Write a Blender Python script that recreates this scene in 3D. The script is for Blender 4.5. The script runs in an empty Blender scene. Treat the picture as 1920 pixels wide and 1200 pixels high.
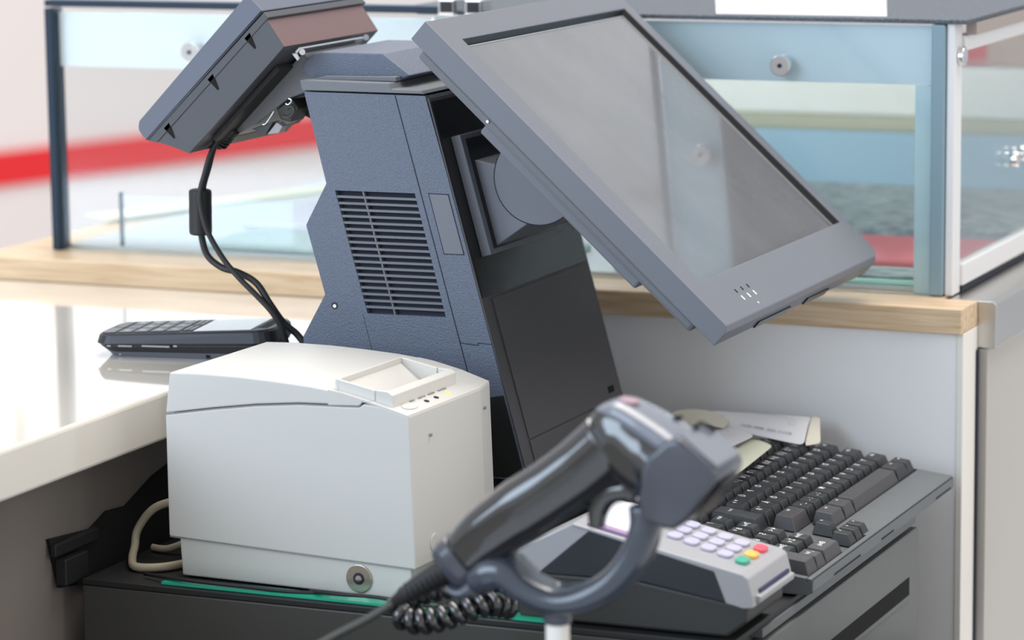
import bpy, bmesh, math, random
from mathutils import Vector, Matrix, Euler
random.seed(4)
S = bpy.context.scene
COL = S.collection
R = math.radians

# ------------------------------------------------------------ camera, world, lights, exposure
cam_d = bpy.data.cameras.new('camera'); cam = bpy.data.objects.new('camera', cam_d); COL.objects.link(cam)
right = Vector((0.91738465, 0.39780805, -0.01241578))
up = Vector((-0.05460936, 0.15671226, 0.9861334))
back = Vector((0.39423751, -0.90398563, 0.16548947))
M = Matrix((right, up, back)).transposed().to_4x4()
M.translation = Vector((0.89483224, -1.88902197, 0.5412722))
cam.matrix_world = M
cam_d.sensor_width = 36; cam_d.lens = 5999.18 / 1920 * 36
cam_d.clip_start = 0.05; cam_d.clip_end = 60
cam_d.dof.use_dof = True; cam_d.dof.focus_distance = 2.27; cam_d.dof.aperture_fstop = 6.3
S.camera = cam

W = bpy.data.worlds.new('world'); S.world = W; W.use_nodes = True
bg = W.node_tree.nodes['Background']; bg.inputs[0].default_value = (0.93, 0.96, 1.0, 1); bg.inputs[1].default_value = 0.72

def area(name, loc, target, size, power, color):
    d = bpy.data.lights.new(name, 'AREA'); d.shape = 'RECTANGLE'; d.size = size[0]; d.size_y = size[1]
    d.energy = power; d.color = color
    o = bpy.data.objects.new(name, d); COL.objects.link(o); o.location = loc
    o.rotation_euler = (Vector(target) - Vector(loc)).to_track_quat('-Z', 'Y').to_euler()
    return o
area('window_light', (-1.6, -2.6, 1.3), (0, 0.2, 0.15), (2.2, 1.8), 68, (0.67, 0.82, 1.0))
area('ceiling_light', (0.3, 0.9, 2.6), (0.1, 0.3, 0.1), (2.6, 1.6), 78, (1.0, 0.935, 0.865))
area('side_light', (2.8, 0.2, 1.1), (0.1, 0.2, 0.15), (1.4, 1.0), 14, (1.0, 0.92, 0.85))
area('hall_light', (-1.2, 2.5, 3.4), (-2.4, 4.8, 0), (2.2, 2.2), 80, (1.0, 0.98, 0.97))
S.view_settings.view_transform = 'Standard'; S.view_settings.look = 'None'
S.view_settings.exposure = 0.12; S.view_settings.gamma = 1.0; S.view_settings.use_curve_mapping = False

# ------------------------------------------------------------ materials
def srgb(r, g, b):
    f = lambda c: (c / 255 / 12.92) if c / 255 <= 0.04045 else ((c / 255 + 0.055) / 1.055) ** 2.4
    return (f(r), f(g), f(b), 1)
def mat(name, col, rough=0.5, metal=0.0, bump=0.0, bscale=900, var=0.0, vscale=30, spec=0.5, coat=0.0, emit=None, emit_s=0, stretch=None):
    m = bpy.data.materials.new(name); m.use_nodes = True
    nt = m.node_tree; p = nt.nodes['Principled BSDF']
    p.inputs['Base Color'].default_value = col; p.inputs['Roughness'].default_value = rough
    p.inputs['Metallic'].default_value = metal; p.inputs['Specular IOR Level'].default_value = spec
    p.inputs['Coat Weight'].default_value = coat; p.inputs['Coat Roughness'].default_value = 0.05
    tc = nt.nodes.new('ShaderNodeTexCoord')
    src = tc.outputs['Object']
    if stretch:
        mp = nt.nodes.new('ShaderNodeMapping'); mp.inputs['Scale'].default_value = stretch
        nt.links.new(src, mp.inputs['Vector']); src = mp.outputs['Vector']
    if bump:
        n = nt.nodes.new('ShaderNodeTexNoise'); n.inputs['Scale'].default_value = bscale; n.inputs['Detail'].default_value = 2
        b = nt.nodes.new('ShaderNodeBump'); b.inputs['Strength'].default_value = bump; b.inputs['Distance'].default_value = 0.0006
        nt.links.new(src, n.inputs['Vector']); nt.links.new(n.outputs['Fac'], b.inputs['Height'])
        nt.links.new(b.outputs['Normal'], p.inputs['Normal'])
    if var:
        n = nt.nodes.new('ShaderNodeTexNoise'); n.inputs['Scale'].default_value = vscale; n.inputs['Detail'].default_value = 4
        r = nt.nodes.new('ShaderNodeValToRGB')
        a = [max(0, c * (1 - var)) for c in col[:3]] + [1]; z = [min(1, c * (1 + var)) for c in col[:3]] + [1]
        r.color_ramp.elements[0].color = a; r.color_ramp.elements[0].position = 0.3
        r.color_ramp.elements[1].color = z; r.color_ramp.elements[1].position = 0.7
        nt.links.new(src, n.inputs['Vector']); nt.links.new(n.outputs['Fac'], r.inputs['Fac'])
        nt.links.new(r.outputs['Color'], p.inputs['Base Color'])
    if emit:
        p.inputs['Emission Color'].default_value = emit; p.inputs['Emission Strength'].default_value = emit_s
    return m
def glass_mat(name, tint, refl_rough=0.0, base=0.04):
    m = bpy.data.materials.new(name); m.use_nodes = True; nt = m.node_tree; nt.nodes.clear()
    out = nt.nodes.new('ShaderNodeOutputMaterial'); mix = nt.nodes.new('ShaderNodeMixShader')
    tr = nt.nodes.new('ShaderNodeBsdfTransparent'); tr.inputs[0].default_value = tint
    gl = nt.nodes.new('ShaderNodeBsdfGlossy'); gl.inputs['Roughness'].default_value = refl_rough
    ge = nt.nodes.new('ShaderNodeNewGeometry'); dt = nt.nodes.new('ShaderNodeVectorMath'); dt.operation = 'DOT_PRODUCT'
    nt.links.new(ge.outputs['Incoming'], dt.inputs[0]); nt.links.new(ge.outputs['Normal'], dt.inputs[1])
    def mth(op, a_, b_=None):
        n_ = nt.nodes.new('ShaderNodeMath'); n_.operation = op
        for i_, q_ in enumerate((a_, b_)):
            if q_ is None: continue
            if isinstance(q_, (int, float)): n_.inputs[i_].default_value = q_
            else: nt.links.new(q_, n_.inputs[i_])
        return n_.outputs[0]
    c_ = mth('ABSOLUTE', dt.outputs['Value']); f_ = mth('ADD', mth('MULTIPLY', mth('POWER', mth('SUBTRACT', 1.0, c_), 5.0), 1 - base), base)
    nt.links.new(f_, mix.inputs[0]); nt.links.new(tr.outputs[0], mix.inputs[1]); nt.links.new(gl.outputs[0], mix.inputs[2])
    nt.links.new(mix.outputs[0], out.inputs[0]); return m

m_term = mat('slate_plastic', (0.120, 0.143, 0.195, 1), 0.5, bump=1.0, bscale=850, var=0.10, vscale=900)
m_mon = mat('slate_plastic_smooth', (0.152, 0.162, 0.190, 1), 0.42, bump=0.12, bscale=2200)
m_termfront = mat('charcoal_plastic', (0.075, 0.072, 0.078, 1), 0.5, bump=0.2, bscale=1500)
m_lid = mat('grey_slate_plastic', (0.15, 0.16, 0.178, 1), 0.5, bump=0.4, bscale=1100)
m_glossblack = mat('gloss_black_panel', (0.006, 0.006, 0.008, 1), 0.22)
m_seam = mat('seam_shadow_gap', (0.02, 0.025, 0.04, 1), 0.9)
m_vent = mat('vent_recess_dark', (0.022, 0.027, 0.045, 1), 0.9)
m_disp = mat('display_shell_plastic', (0.060, 0.063, 0.073, 1), 0.42, bump=0.15, bscale=1500)
m_dispface = mat('display_bezel_plastic', (0.12, 0.135, 0.18, 1), 0.45, bump=0.2, bscale=1500)
m_brownrefl = mat('mauve_brown_reflection', (0.165, 0.10, 0.10, 1), 0.42, bump=0.15, bscale=1500)  # brown paints in a reflection on the display's end face
m_print = mat('warm_white_plastic', (0.65, 0.635, 0.60, 1), 0.45, bump=0.12, bscale=1800)
m_line = mat('print_seam_grey', (0.28, 0.30, 0.32, 1), 0.8)
m_counter = mat('gloss_white_laminate', (0.80, 0.75, 0.67, 1), 0.06, coat=1.0)
m_panel = mat('white_melamine', (0.92, 0.91, 0.90, 1), 0.45, bump=0.04, bscale=400)
m_cream = mat('cream_edge_band', (0.86, 0.82, 0.76, 1), 0.5)
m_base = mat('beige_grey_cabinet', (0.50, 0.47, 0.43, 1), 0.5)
m_under = mat('shaded_cabinet_side', (0.20, 0.175, 0.155, 1), 0.6, var=0.06, vscale=8)  # darkened so the colour carries the shade under the counter
m_drawer = mat('drawer_dark_steel', (0.052, 0.051, 0.045, 1), 0.45, bump=0.15, bscale=1600)
m_drawerf = mat('drawer_front_steel', (0.13, 0.132, 0.128, 1), 0.4, bump=0.15, bscale=1600)
m_black = mat('matte_black', (0.012, 0.012, 0.013, 1), 0.5)
m_void = mat('black_recess', (0.004, 0.004, 0.004, 1), 0.9)
m_blackshiny = mat('scanner_black_rubber', (0.016, 0.017, 0.019, 1), 0.14, spec=0.7, coat=1.0)
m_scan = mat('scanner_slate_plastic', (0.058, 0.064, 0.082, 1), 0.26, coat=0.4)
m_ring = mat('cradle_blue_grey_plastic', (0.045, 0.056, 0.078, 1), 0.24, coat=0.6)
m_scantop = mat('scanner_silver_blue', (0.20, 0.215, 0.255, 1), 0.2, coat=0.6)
m_kb = mat('keyboard_grey_plastic', (0.125, 0.135, 0.14, 1), 0.42, bump=0.15, bscale=1800)
m_key = mat('key_dark_grey', (0.022, 0.023, 0.025, 1), 0.42, bump=0.2, bscale=2400)
m_spacekey = mat('key_mauve_grey', (0.055, 0.052, 0.055, 1), 0.42, bump=0.2, bscale=2400)
m_leg = mat('key_legend_white', (0.9, 0.9, 0.9, 1), 0.6)
m_paper = mat('receipt_white_paper', (0.84, 0.83, 0.84, 1), 0.8)
m_paper2 = mat('receipt_cream_paper', (0.75, 0.71, 0.6, 1), 0.8)
m_paper3 = mat('receipt_yellow_paper', (0.8, 0.8, 0.62, 1), 0.8)
m_ink = mat('faded_grey_ink', (0.30, 0.30, 0.34, 1), 0.9)
m_silver = mat('silver_plastic', (0.37, 0.37, 0.385, 1), 0.35)
m_pindark = mat('terminal_navy_panel', (0.022, 0.025, 0.032, 1), 0.4)
m_pinbase = mat('terminal_base_charcoal', (0.035, 0.036, 0.034, 1), 0.5)
m_pinkey = mat('lilac_grey_key', (0.50, 0.48, 0.60, 1), 0.4)
m_red = mat('red_key', (0.9, 0.1, 0.14, 1), 0.35); m_yel = mat('orange_key', (1.0, 0.5, 0.1, 1), 0.35); m_grn = mat('green_key', (0.06, 0.4, 0.28, 1), 0.35)
m_purple = mat('mauve_key', (0.33, 0.2, 0.36, 1), 0.4)
m_navy = mat('navy_slot', (0.02, 0.02, 0.08, 1), 0.5)
m_chrome = mat('polished_chrome', (0.78, 0.78, 0.78, 1), 0.12, metal=1)
m_steel = mat('brushed_steel', (0.62, 0.60, 0.57, 1), 0.28, metal=1, bump=0.1, bscale=40, stretch=(60, 1, 60))
m_washer = mat('nickel_washer', (0.55, 0.50, 0.44, 1), 0.3, metal=1)
m_green = mat('green_film', (0.02, 0.42, 0.26, 1), 0.35)
m_beigecable = mat('beige_cable_jacket', (0.46, 0.40, 0.29, 1), 0.45)
m_phone = mat('phone_charcoal_plastic', (0.020, 0.021, 0.028, 1), 0.42)
m_phonegrip = mat('phone_black_grip', (0.02, 0.02, 0.022, 1), 0.5, bump=0.8, bscale=500)
m_phonebot = mat('phone_slate_base', (0.13, 0.14, 0.17, 1), 0.4)
m_phonekey = mat('phone_key_grey', (0.05, 0.058, 0.07, 1), 0.3)
m_lcd = mat('phone_glass_display', (0.36, 0.42, 0.46, 1), 0.08, coat=1)
m_screen = mat('dusty_touchscreen_glass', (0.16, 0.162, 0.172, 1), 0.12, spec=0.8, coat=0.7, var=0.10, vscale=14)
m_lamp = mat('warm_lamp_glow', (1, 1, 1, 1), 0.5, emit=(1, 0.93, 0.72, 1), emit_s=9.0)
m_led = mat('yellow_led', (0.9, 0.75, 0.1, 1), 0.4, emit=(1, 0.85, 0.1, 1), emit_s=0.5)
g_clear = glass_mat('clear_case_glass', (0.955, 0.982, 0.985, 1))
g_edge = mat('teal_glass_edge', (0.28, 0.43, 0.46, 1), 0.12, coat=1)
g_edgedark = mat('dark_navy_glass_edge', (0.010, 0.026, 0.050, 1), 0.4, spec=0.3)
m_band = mat('pale_blue_lacquered_band', (0.66, 0.765, 0.825, 1), 0.25)
m_bandlit = mat('lit_white_band', (0.96, 0.96, 0.96, 1), 0.3)  # whiter copy of the band, with the light on its left part painted in
m_trimteal = mat('pale_teal_trim', (0.58, 0.74, 0.78, 1), 0.3)
m_trimblue = mat('slate_blue_trim', (0.23, 0.34, 0.40, 1), 0.2)
m_white = mat('white_lacquer', (0.80, 0.79, 0.79, 1), 0.35)
m_granite = mat('speckled_grey_granite', (0.11, 0.125, 0.145, 1), 0.75, spec=0.15, var=0.55, vscale=700)
m_wall = mat('beige_pink_wall', (0.80, 0.72, 0.69, 1), 0.8)
m_wallb = mat('pale_grey_wall', (0.74, 0.77, 0.79, 1), 0.8)
m_floor = mat('grey_white_floor', (0.66, 0.67, 0.68, 1), 0.35, var=0.06, vscale=2)
m_redstripe = mat('red_wall_stripe', (0.78, 0.015, 0.02, 1), 0.5)
m_olive = mat('khaki_board', (0.50, 0.49, 0.36, 1), 0.6)
m_blue = mat('pale_blue_board', (0.38, 0.55, 0.64, 1), 0.5)
m_ivory = mat('ivory_reflection_board', (0.88, 0.87, 0.79, 1), 0.5)
m_redcloth = mat('red_tray', (0.70, 0.16, 0.18, 1), 0.6)
m_mint = mat('mint_tray', (0.50, 0.85, 0.70, 1), 0.5)
m_stone = mat('grey_green_stone', (0.30, 0.36, 0.36, 1), 0.6, var=0.5, vscale=60)
m_peach = mat('peach_board', (0.80, 0.55, 0.42, 1), 0.6)
m_lilac = mat('pale_lilac_tray', (0.62, 0.58, 0.66, 1), 0.5)
m_deck = mat('pale_grey_deck', (0.56, 0.58, 0.585, 1), 0.35)
m_yellowp = mat('pale_yellow_board', (0.78, 0.76, 0.55, 1), 0.6)

def wood():
    m = bpy.data.materials.new('pale_oak'); m.use_nodes = True; nt = m.node_tree; p = nt.nodes['Principled BSDF']
    tc = nt.nodes.new('ShaderNodeTexCoord'); mp = nt.nodes.new('ShaderNodeMapping'); mp.inputs['Scale'].default_value = (3, 60, 60)
    n = nt.nodes.new('ShaderNodeTexNoise'); n.inputs['Scale'].default_value = 4; n.inputs['Detail'].default_value = 6; n.inputs['Distortion'].default_value = 0.6
    r = nt.nodes.new('ShaderNodeValToRGB'); e = r.color_ramp.elements
    e[0].position = 0.3; e[0].color = (0.56, 0.375, 0.21, 1); e[1].position = 0.72; e[1].color = (0.82, 0.63, 0.42, 1)
    nt.links.new(tc.outputs['Object'], mp.inputs[0]); nt.links.new(mp.outputs[0], n.inputs['Vector'])
    nt.links.new(n.outputs['Fac'], r.inputs[0]); nt.links.new(r.outputs[0], p.inputs['Base Color'])
    p.inputs['Roughness'].default_value = 0.38
    return m
m_wood = wood()

# ------------------------------------------------------------ helpers
def setp(o, label=None, cat=None, group=None, kind=None):
    for k, v in (('label', label), ('category', cat), ('group', group), ('kind', kind)):
        if v: o[k] = v
    return o
def empty(name, label, cat, mtx=Matrix(), group=None):
    o = bpy.data.objects.new(name, None); COL.objects.link(o); o.empty_display_size = 0.02
    o.matrix_world = mtx; return setp(o, label, cat, group)
WM = {}
def obj(name, me, m, parent=None, local=True, bevel=0, seg=2, smooth=False, sub=0):
    """local=True: mesh given in the parent's frame; local=False: mesh given in world coordinates"""
    if isinstance(me, bmesh.types.BMesh):
        bmesh.ops.recalc_face_normals(me, faces=me.faces)
        d = bpy.data.meshes.new(name); me.to_mesh(d); me.free(); me = d
    o = bpy.data.objects.new(name, me); COL.objects.link(o)
    if not me.materials:
        for mm in (m if isinstance(m, (list, tuple)) else [m]): me.materials.append(mm)
    if parent is not None:
        o.parent = parent
        if not local: o.matrix_parent_inverse = WM.get(parent.name, parent.matrix_basis).inverted()
    if bevel:
        b = o.modifiers.new('bevel', 'BEVEL'); b.width = bevel; b.segments = seg; b.limit_method = 'ANGLE'; b.angle_limit = R(30)
        b.harden_normals = False
    if sub:
        s = o.modifiers.new('sub', 'SUBSURF'); s.levels = sub; s.render_levels = sub
    if smooth:
        for p in me.polygons: p.use_smooth = True
    WM[o.name] = Matrix()
    return o
def bm_new(): return bmesh.new()
def add_box(bm, x0, x1, y0, y1, z0, z1, mtx=None):
    vs = [bm.verts.new(Vector(c)) for c in ((x0,y0,z0),(x1,y0,z0),(x1,y1,z0),(x0,y1,z0),(x0,y0,z1),(x1,y0,z1),(x1,y1,z1),(x0,y1,z1))]
    if mtx:
        for v in vs: v.co = mtx @ v.co
    for f in ((0,3,2,1),(4,5,6,7),(0,1,5,4),(1,2,6,5),(2,3,7,6),(3,0,4,7)): bm.faces.new([vs[i] for i in f])
    return vs
def box(name, x0, x1, y0, y1, z0, z1, m, parent=None, mtx=None, **k):
    bm = bm_new(); add_box(bm, x0, x1, y0, y1, z0, z1, mtx); return obj(name, bm, m, parent, **k)
def add_prism(bm, pts, y0, y1, axis='y', mtx=None):
    def P(a, b, t):
        v = Vector((a, t, b)) if axis == 'y' else (Vector((t, a, b)) if axis == 'x' else Vector((a, b, t)))
        return mtx @ v if mtx else v
    A = [bm.verts.new(P(a, b, y0)) for a, b in pts]; B = [bm.verts.new(P(a, b, y1)) for a, b in pts]
    n = len(pts); bm.faces.new(A); bm.faces.new(B[::-1])
    for i in range(n): bm.faces.new((A[i], B[i], B[(i+1) % n], A[(i+1) % n]))
def prism(name, pts, y0, y1, m, parent=None, axis='y', mtx=None, **k):
    bm = bm_new(); add_prism(bm, pts, y0, y1, axis, mtx); return obj(name, bm, m, parent, **k)
def catmull(P, n=8, closed=False):
    P = [Vector(p) for p in P]; out = []
    N = len(P)
    for i in range(N if closed else N - 1):
        g = lambda j: P[j % N] if closed else P[max(0, min(N - 1, j))]
        p0, p1, p2, p3 = g(i-1), g(i), g(i+1), g(i+2)
        for k in range(n):
            t = k / n
            out.append(0.5 * ((2*p1) + (p2-p0)*t + (2*p0-5*p1+4*p2-p3)*t*t + (3*p1-p0-3*p2+p3)*t**3))
    if not closed: out.append(P[-1])
    return out
def add_tube(bm, pts, rad, seg=10, ry=None, upv=None):
    """sweep a circle (or ellipse rad x ry) along pts; rad may be a list"""
    n = len(pts); rings = []; prevu = None
    for i, p in enumerate(pts):
        t = (pts[min(i+1, n-1)] - pts[max(i-1, 0)]).normalized()
        if prevu is None:
            u = Vector(upv) if upv else (Vector((0, 0, 1)) if abs(t.z) < 0.9 else Vector((1, 0, 0)))
        else: u = prevu
        u = (u - t * u.dot(t)).normalized(); prevu = u; v = t.cross(u)
        r = rad[i] if isinstance(rad, (list, tuple)) else rad
        r2 = (ry[i] if isinstance(ry, (list, tuple)) else ry) if ry else r
        rings.append([bm.verts.new(p + u * r * math.cos(a) + v * r2 * math.sin(a)) for a in [2*math.pi*k/seg for k in range(seg)]])
    for a, b in zip(rings, rings[1:]):
        for k in range(seg): bm.faces.new((a[k], a[(k+1) % seg], b[(k+1) % seg], b[k]))
    bm.faces.new(rings[0]); bm.faces.new(rings[-1][::-1])
def tube(name, pts, rad, m, parent=None, seg=10, n=8, smooth=True, ry=None, upv=None, **k):
    P = catmull(pts, n) if n > 1 else [Vector(p) for p in pts]
    if isinstance(rad, (list, tuple)):
        def interp(rr):
            out = []
            for i in range(len(P)):
                t = i / n; j = min(int(t), len(rr) - 2) if len(rr) > 1 else 0; out.append(rr[j] + (rr[j+1] - rr[j]) * min(1, t - j))
            return out
        rad = interp(rad); ry = interp(ry) if isinstance(ry, (list, tuple)) else ry
    bm = bm_new(); add_tube(bm, P, rad, seg, ry, upv); return obj(name, bm, m, parent, smooth=smooth, **k)
def add_cyl(bm, c, axis, r, h, seg=24, r2=None):
    ax = Vector(axis).normalized(); q = ax.to_track_quat('Z', 'Y').to_matrix().to_4x4()
    mt = Matrix.Translation(Vector(c)) @ q
    r2 = r if r2 is None else r2
    A = [bm.verts.new(mt @ Vector((r*math.cos(2*math.pi*k/seg), r*math.sin(2*math.pi*k/seg), 0))) for k in range(seg)]
    B = [bm.verts.new(mt @ Vector((r2*math.cos(2*math.pi*k/seg), r2*math.sin(2*math.pi*k/seg), h))) for k in range(seg)]
    bm.faces.new(A[::-1]); bm.faces.new(B)
    for k in range(seg): bm.faces.new((A[k], A[(k+1) % seg], B[(k+1) % seg], B[k]))
def cyl(name, c, axis, r, h, m, parent=None, seg=24, r2=None, **k):
    bm = bm_new(); add_cyl(bm, c, axis, r, h, seg, r2); return obj(name, bm, m, parent, **k)
def struct(o, label=None): o['kind'] = 'structure'; return o
def text_mesh(s, size):
    cu = bpy.data.curves.new('legend_text', 'FONT'); cu.body = s; cu.size = size; cu.align_x = 'CENTER'; cu.align_y = 'CENTER'; cu.resolution_u = 2; cu.offset = size * 0.012
    t = bpy.data.objects.new('tmp_text', cu); COL.objects.link(t)
    dg = bpy.context.evaluated_depsgraph_get(); dg.update()
    me = bpy.data.meshes.new_from_object(t.evaluated_get(dg)); bpy.data.objects.remove(t, do_unlink=True)
    me.materials.clear(); return me
def T(x=0, y=0, z=0): return Matrix.Translation((x, y, z))

# ------------------------------------------------------------ setting: hall beyond the case
struct(box('floor', -9, 5, -4, 11, -0.98, -0.93, m_floor))
struct(box('wall_back', -9, 9, 9.0, 9.1, -0.93, 7.5, m_wallb))
a = Vector((-3.65, 3.1)); dd = Vector((0.33, 0.95)).normalized(); nn = Vector((dd.y, -dd.x))
wm = Matrix(((dd.x, nn.x, 0, a.x), (dd.y, nn.y, 0, a.y), (0, 0, 1, 0), (0, 0, 0, 1)))
wl = struct(box('wall_left', -1.5, 5.6, -0.1, 0, -0.93, 2.6, m_wall, mtx=wm))
rs = struct(box('trim_1', -1.5, 5.6, 0.0, 0.012, -0.375, -0.295, m_redstripe, mtx=wm)); rs['label'] = 'red stripe along the pale wall behind the display case'

# counter wall panel, ledge
struct(box('wall_counter', -0.90, 0.2345, 0.487, 0.505, -0.5, 0.1165, m_panel, bevel=0.0006))
t1 = struct(box('trim_2', 0.2345, 0.2400, 0.486, 0.527, -0.5, 0.1165, m_cream, bevel=0.0008)); t1['label'] = 'cream edge band closing the end of the white counter wall'
t2 = struct(box('trim_3', 0.2405, 0.2416, 0.522, 0.527, -0.5, 0.098, m_seam)); t2['label'] = 'narrow dark gap beside the cream edge band'
ledge = empty('wooden_ledge', 'pale oak ledge running under the glass display case', 'ledge', T(-0.2, 0.6, 0.1165))
prism('board', [(-0.655, 0.48), (0.2400, 0.48), (0.2400, 0.526), (0.2120, 0.526), (0.2120, 0.56), (-0.600, 0.56), (-0.600, 0.85), (-0.650, 0.85)], 0.1167, 0.1367, m_wood, ledge, axis='z', local=False, bevel=0.001)

wc = empty('white_counter', 'glossy white counter top on the left with the black phone on it', 'counter', T(-0.6, 0.1, 0.08))
prism('worktop', [(-1.6, -1.1), (-0.228, -1.1), (-0.228, 0.486), (-1.6, 0.486)], 0.0815, 0.1165, m_counter, wc, axis='z', local=False, bevel=0.003, seg=3)
cs = empty('counter_cabinet', 'taupe cabinet side under the white counter, beside the cash drawer', 'cabinet', T(-0.6, 0.1, -0.5))
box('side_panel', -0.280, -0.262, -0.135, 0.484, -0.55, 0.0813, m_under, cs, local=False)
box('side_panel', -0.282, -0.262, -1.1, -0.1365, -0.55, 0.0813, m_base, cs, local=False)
desk = empty('desk_shelf', 'dark shelf carrying the cash drawer and the scanner stand', 'shelf', T(0.1, 0.1, -0.14))
box('shelf_board', -0.258, 0.45, -0.45, 0.48, -0.155, -0.135, m_black, desk, local=False)

# ------------------------------------------------------------ display case
case = empty('display_case', 'long glass display case with chrome glass clamps on the oak ledge', 'display case', T(-0.2, 0.9, 0.1367))
def cb(name, *a, **k):
    o = box(name, *a, parent=case, local=False, **k); return o
fp = cb('front_pane', -0.600, 0.2095, 0.5345, 0.5405, 0.1372, 0.3515, m=g_clear)
for x, dx in ((-0.6035, 0.0032),): 
    e = cb('pane_edge', x-0.0015, x+dx+0.0035, 0.530, 0.548, 0.1372, 0.3515, m=g_edgedark, bevel=0.001); e['label'] = 'dark navy glass edge at the left end'
cb('band_panel', -0.597, -0.235, 0.5415, 0.545, 0.300, 0.3475, m=m_bandlit)['label'] = 'band behind the left part of the glass, painted white as lit'
cb('band_panel', -0.232, 0.1975, 0.5415, 0.545, 0.3033, 0.3495, m=m_band)['label'] = 'pale blue band behind the right part of the glass'
cb('vertical_trim', 0.1835, 0.1972, 0.5415, 0.545, 0.1372, 0.3028, m=m_trimteal)['label'] = 'pale teal upright strip'
cb('vertical_trim', 0.1984, 0.2096, 0.5330, 0.549, 0.1372, 0.3515, m=m_trimblue, bevel=0.0015)['label'] = 'slate blue glass edge strip at the corner'
cb('corner_post', 0.2100, 0.2165, 0.537, 0.5585, 0.1372, 0.3535, m=m_white, bevel=0.0008)['label'] = 'white corner post'
# side of the case (running away from the viewer)
cb('side_pane', 0.2125, 0.2160, 0.5590, 1.9, 0.160, 0.335, m=g_clear)
cb('top_frame_rail', 0.2100, 0.2190, 0.5590, 1.9, 0.3290, 0.3415, m=m_white, bevel=0.001)
cb('bottom_frame_rail', 0.2100, 0.2190, 0.5590, 1.9, 0.1425, 0.1600, m=m_white, bevel=0.001)
cb('bottom_seal', 0.2110, 0.2180, 0.5590, 1.9, 0.1372, 0.1420, m=m_seam)
cb('top_slab', -0.2450, 0.2270, 0.5330, 1.9, 0.3520, 0.3555, m=m_granite, bevel=0.0008)['label'] = 'speckled grey granite top'
cb('slab_edge', 0.2190, 0.2275, 0.5600, 1.9, 0.3420, 0.3518, m=mat('brown_grey_rail', (0.36, 0.30, 0.27, 1), 0.4))
cb('glass_top', -0.6000, -0.2460, 0.5330, 1.9, 0.3540, 0.3600, m=mat('smoky_blue_glass_top', (0.36, 0.42, 0.46, 1), 0.15, coat=1))
cb('top_edge_strip', -0.6040, -0.2220, 0.5290, 0.5328, 0.3530, 0.3590, m=g_edgedark, bevel=0.001)
cb('deck', -0.600, 0.209, 0.5500, 1.9, 0.1372, 0.1400, m=m_deck)
# chrome fittings
m_fill_strip = mat('fill_strip_glow', (1, 1, 1, 1), 0.5, emit=(0.95, 0.98, 1.0, 1), emit_s=18)  # unseen glowing strips, added to brighten the inside of the case
cb('fill_strip', -0.590, 0.195, 0.549, 0.557, 0.3400, 0.3440, m=m_fill_strip)['label'] = 'thin fill light strip added under the top of the case'
cb('fill_strip', -0.590, 0.195, 1.02, 1.03, 0.3450, 0.3500, m=m_fill_strip)['label'] = 'rear fill light strip added under the top of the case'
def knob(x, z):
    k = cyl('glass_knob', (x, 0.5345, z), (0, -1, 0), 0.0048, 0.006, m_chrome, case, local=False, bevel=0.0006)
    cyl('knob_screw', (x, 0.5283, z), (0, -1, 0), 0.0016, 0.0006, m_seam, k, local=False)
    cyl('knob_boss', (x + 0.003, 0.5407, z + 0.001), (0, 1, 0), 0.0058, 0.0008, m_chrome, k, local=False)
def knob2(x, z):
    k = cyl('glass_knob', (x, 0.5342, z), (0, -1, 0), 0.0085, 0.007, m_chrome, case, seg=32, local=False, bevel=0.0008)
    cyl('knob_screw', (x, 0.5270, z), (0, -1, 0), 0.0018, 0.0006, m_seam, k, local=False)
knob2(0.0759, 0.3169); knob2(-0.4592, 0.316)
kk = cyl('glass_knob', (0.2166, 0.5500, 0.326), (1, 0, 0), 0.0075, 0.005, m_chrome, case, local=False, bevel=0.0008)
kk = cyl('glass_knob', (0.2162, 0.718, 0.226), (1, 0, 0), 0.0070, 0.006, m_chrome, case, local=False, bevel=0.0012)
kk = cyl('glass_knob', (0.2162, 0.742, 0.228), (1, 0, 0), 0.0065, 0.006, m_chrome, case, local=False, bevel=0.0012)
for x in (-0.2141, -0.1898):
    cl = box('glass_clamp', x-0.0085, x+0.0085, 0.5255, 0.546, 0.3515, 0.3665, m_chrome, case, local=False, bevel=0.0022, seg=3)
    box('clamp_pad', x-0.0055, x+0.0055, 0.5245, 0.5254, 0.3545, 0.3635, m_glossblack, cl, local=False, bevel=0.001)
# white sheet lying on the granite top
sh = prism('paper_sheet', [(0.016, 0.545), (0.158, 0.548), (0.041, 0.93), (-0.124, 0.93)], 0.3556, 0.3562, mat('sheet_paper', (0.56, 0.56, 0.58, 1), 0.8), axis='z'); setp(sh, 'blank white sheet lying on the granite top of the case', 'paper')

# things inside the case (all far out of focus)
def item(name, label, cat, m, *a, **k):
    return setp(box(name, *a, m=m, bevel=0.002, **k), label, cat)
item('mint_tray', 'mint green tray in the right front of the glass case', 'tray', m_mint, -0.08, 0.180, 0.556, 0.622, 0.1402, 0.145)
item('lilac_tray', 'slate grey card lying at the glass corner of the case', 'card', m_stone, 0.125, 0.178, 0.558, 0.600, 0.1455, 0.1475)
item('red_tray', 'red tray lying in the right half of the glass case', 'tray', m_redcloth, -0.02, 0.20, 0.625, 0.765, 0.1402, 0.150)
item('stone_slab', 'mottled grey green slab in the right half of the glass case', 'slab', m_stone, -0.19, 0.20, 0.80, 1.09, 0.1402, 0.152)
item('blue_board', 'pale blue board standing behind the grey slab in the case', 'board', m_blue, -0.42, 0.205, 1.15, 1.165, 0.1402, 0.196)
item('khaki_board', 'khaki strip resting on the pale blue board in the case', 'board', m_olive, -0.42, 0.205, 1.15, 1.17, 0.1962, 0.212)
item('ivory_reflection_board', 'ivory board painting in a bright reflection above the khaki strip in the case', 'board', m_ivory, -0.42, 0.205, 1.15, 1.18, 0.2122, 0.262)  # pale board stands in for a bright reflection, it does not glow
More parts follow.
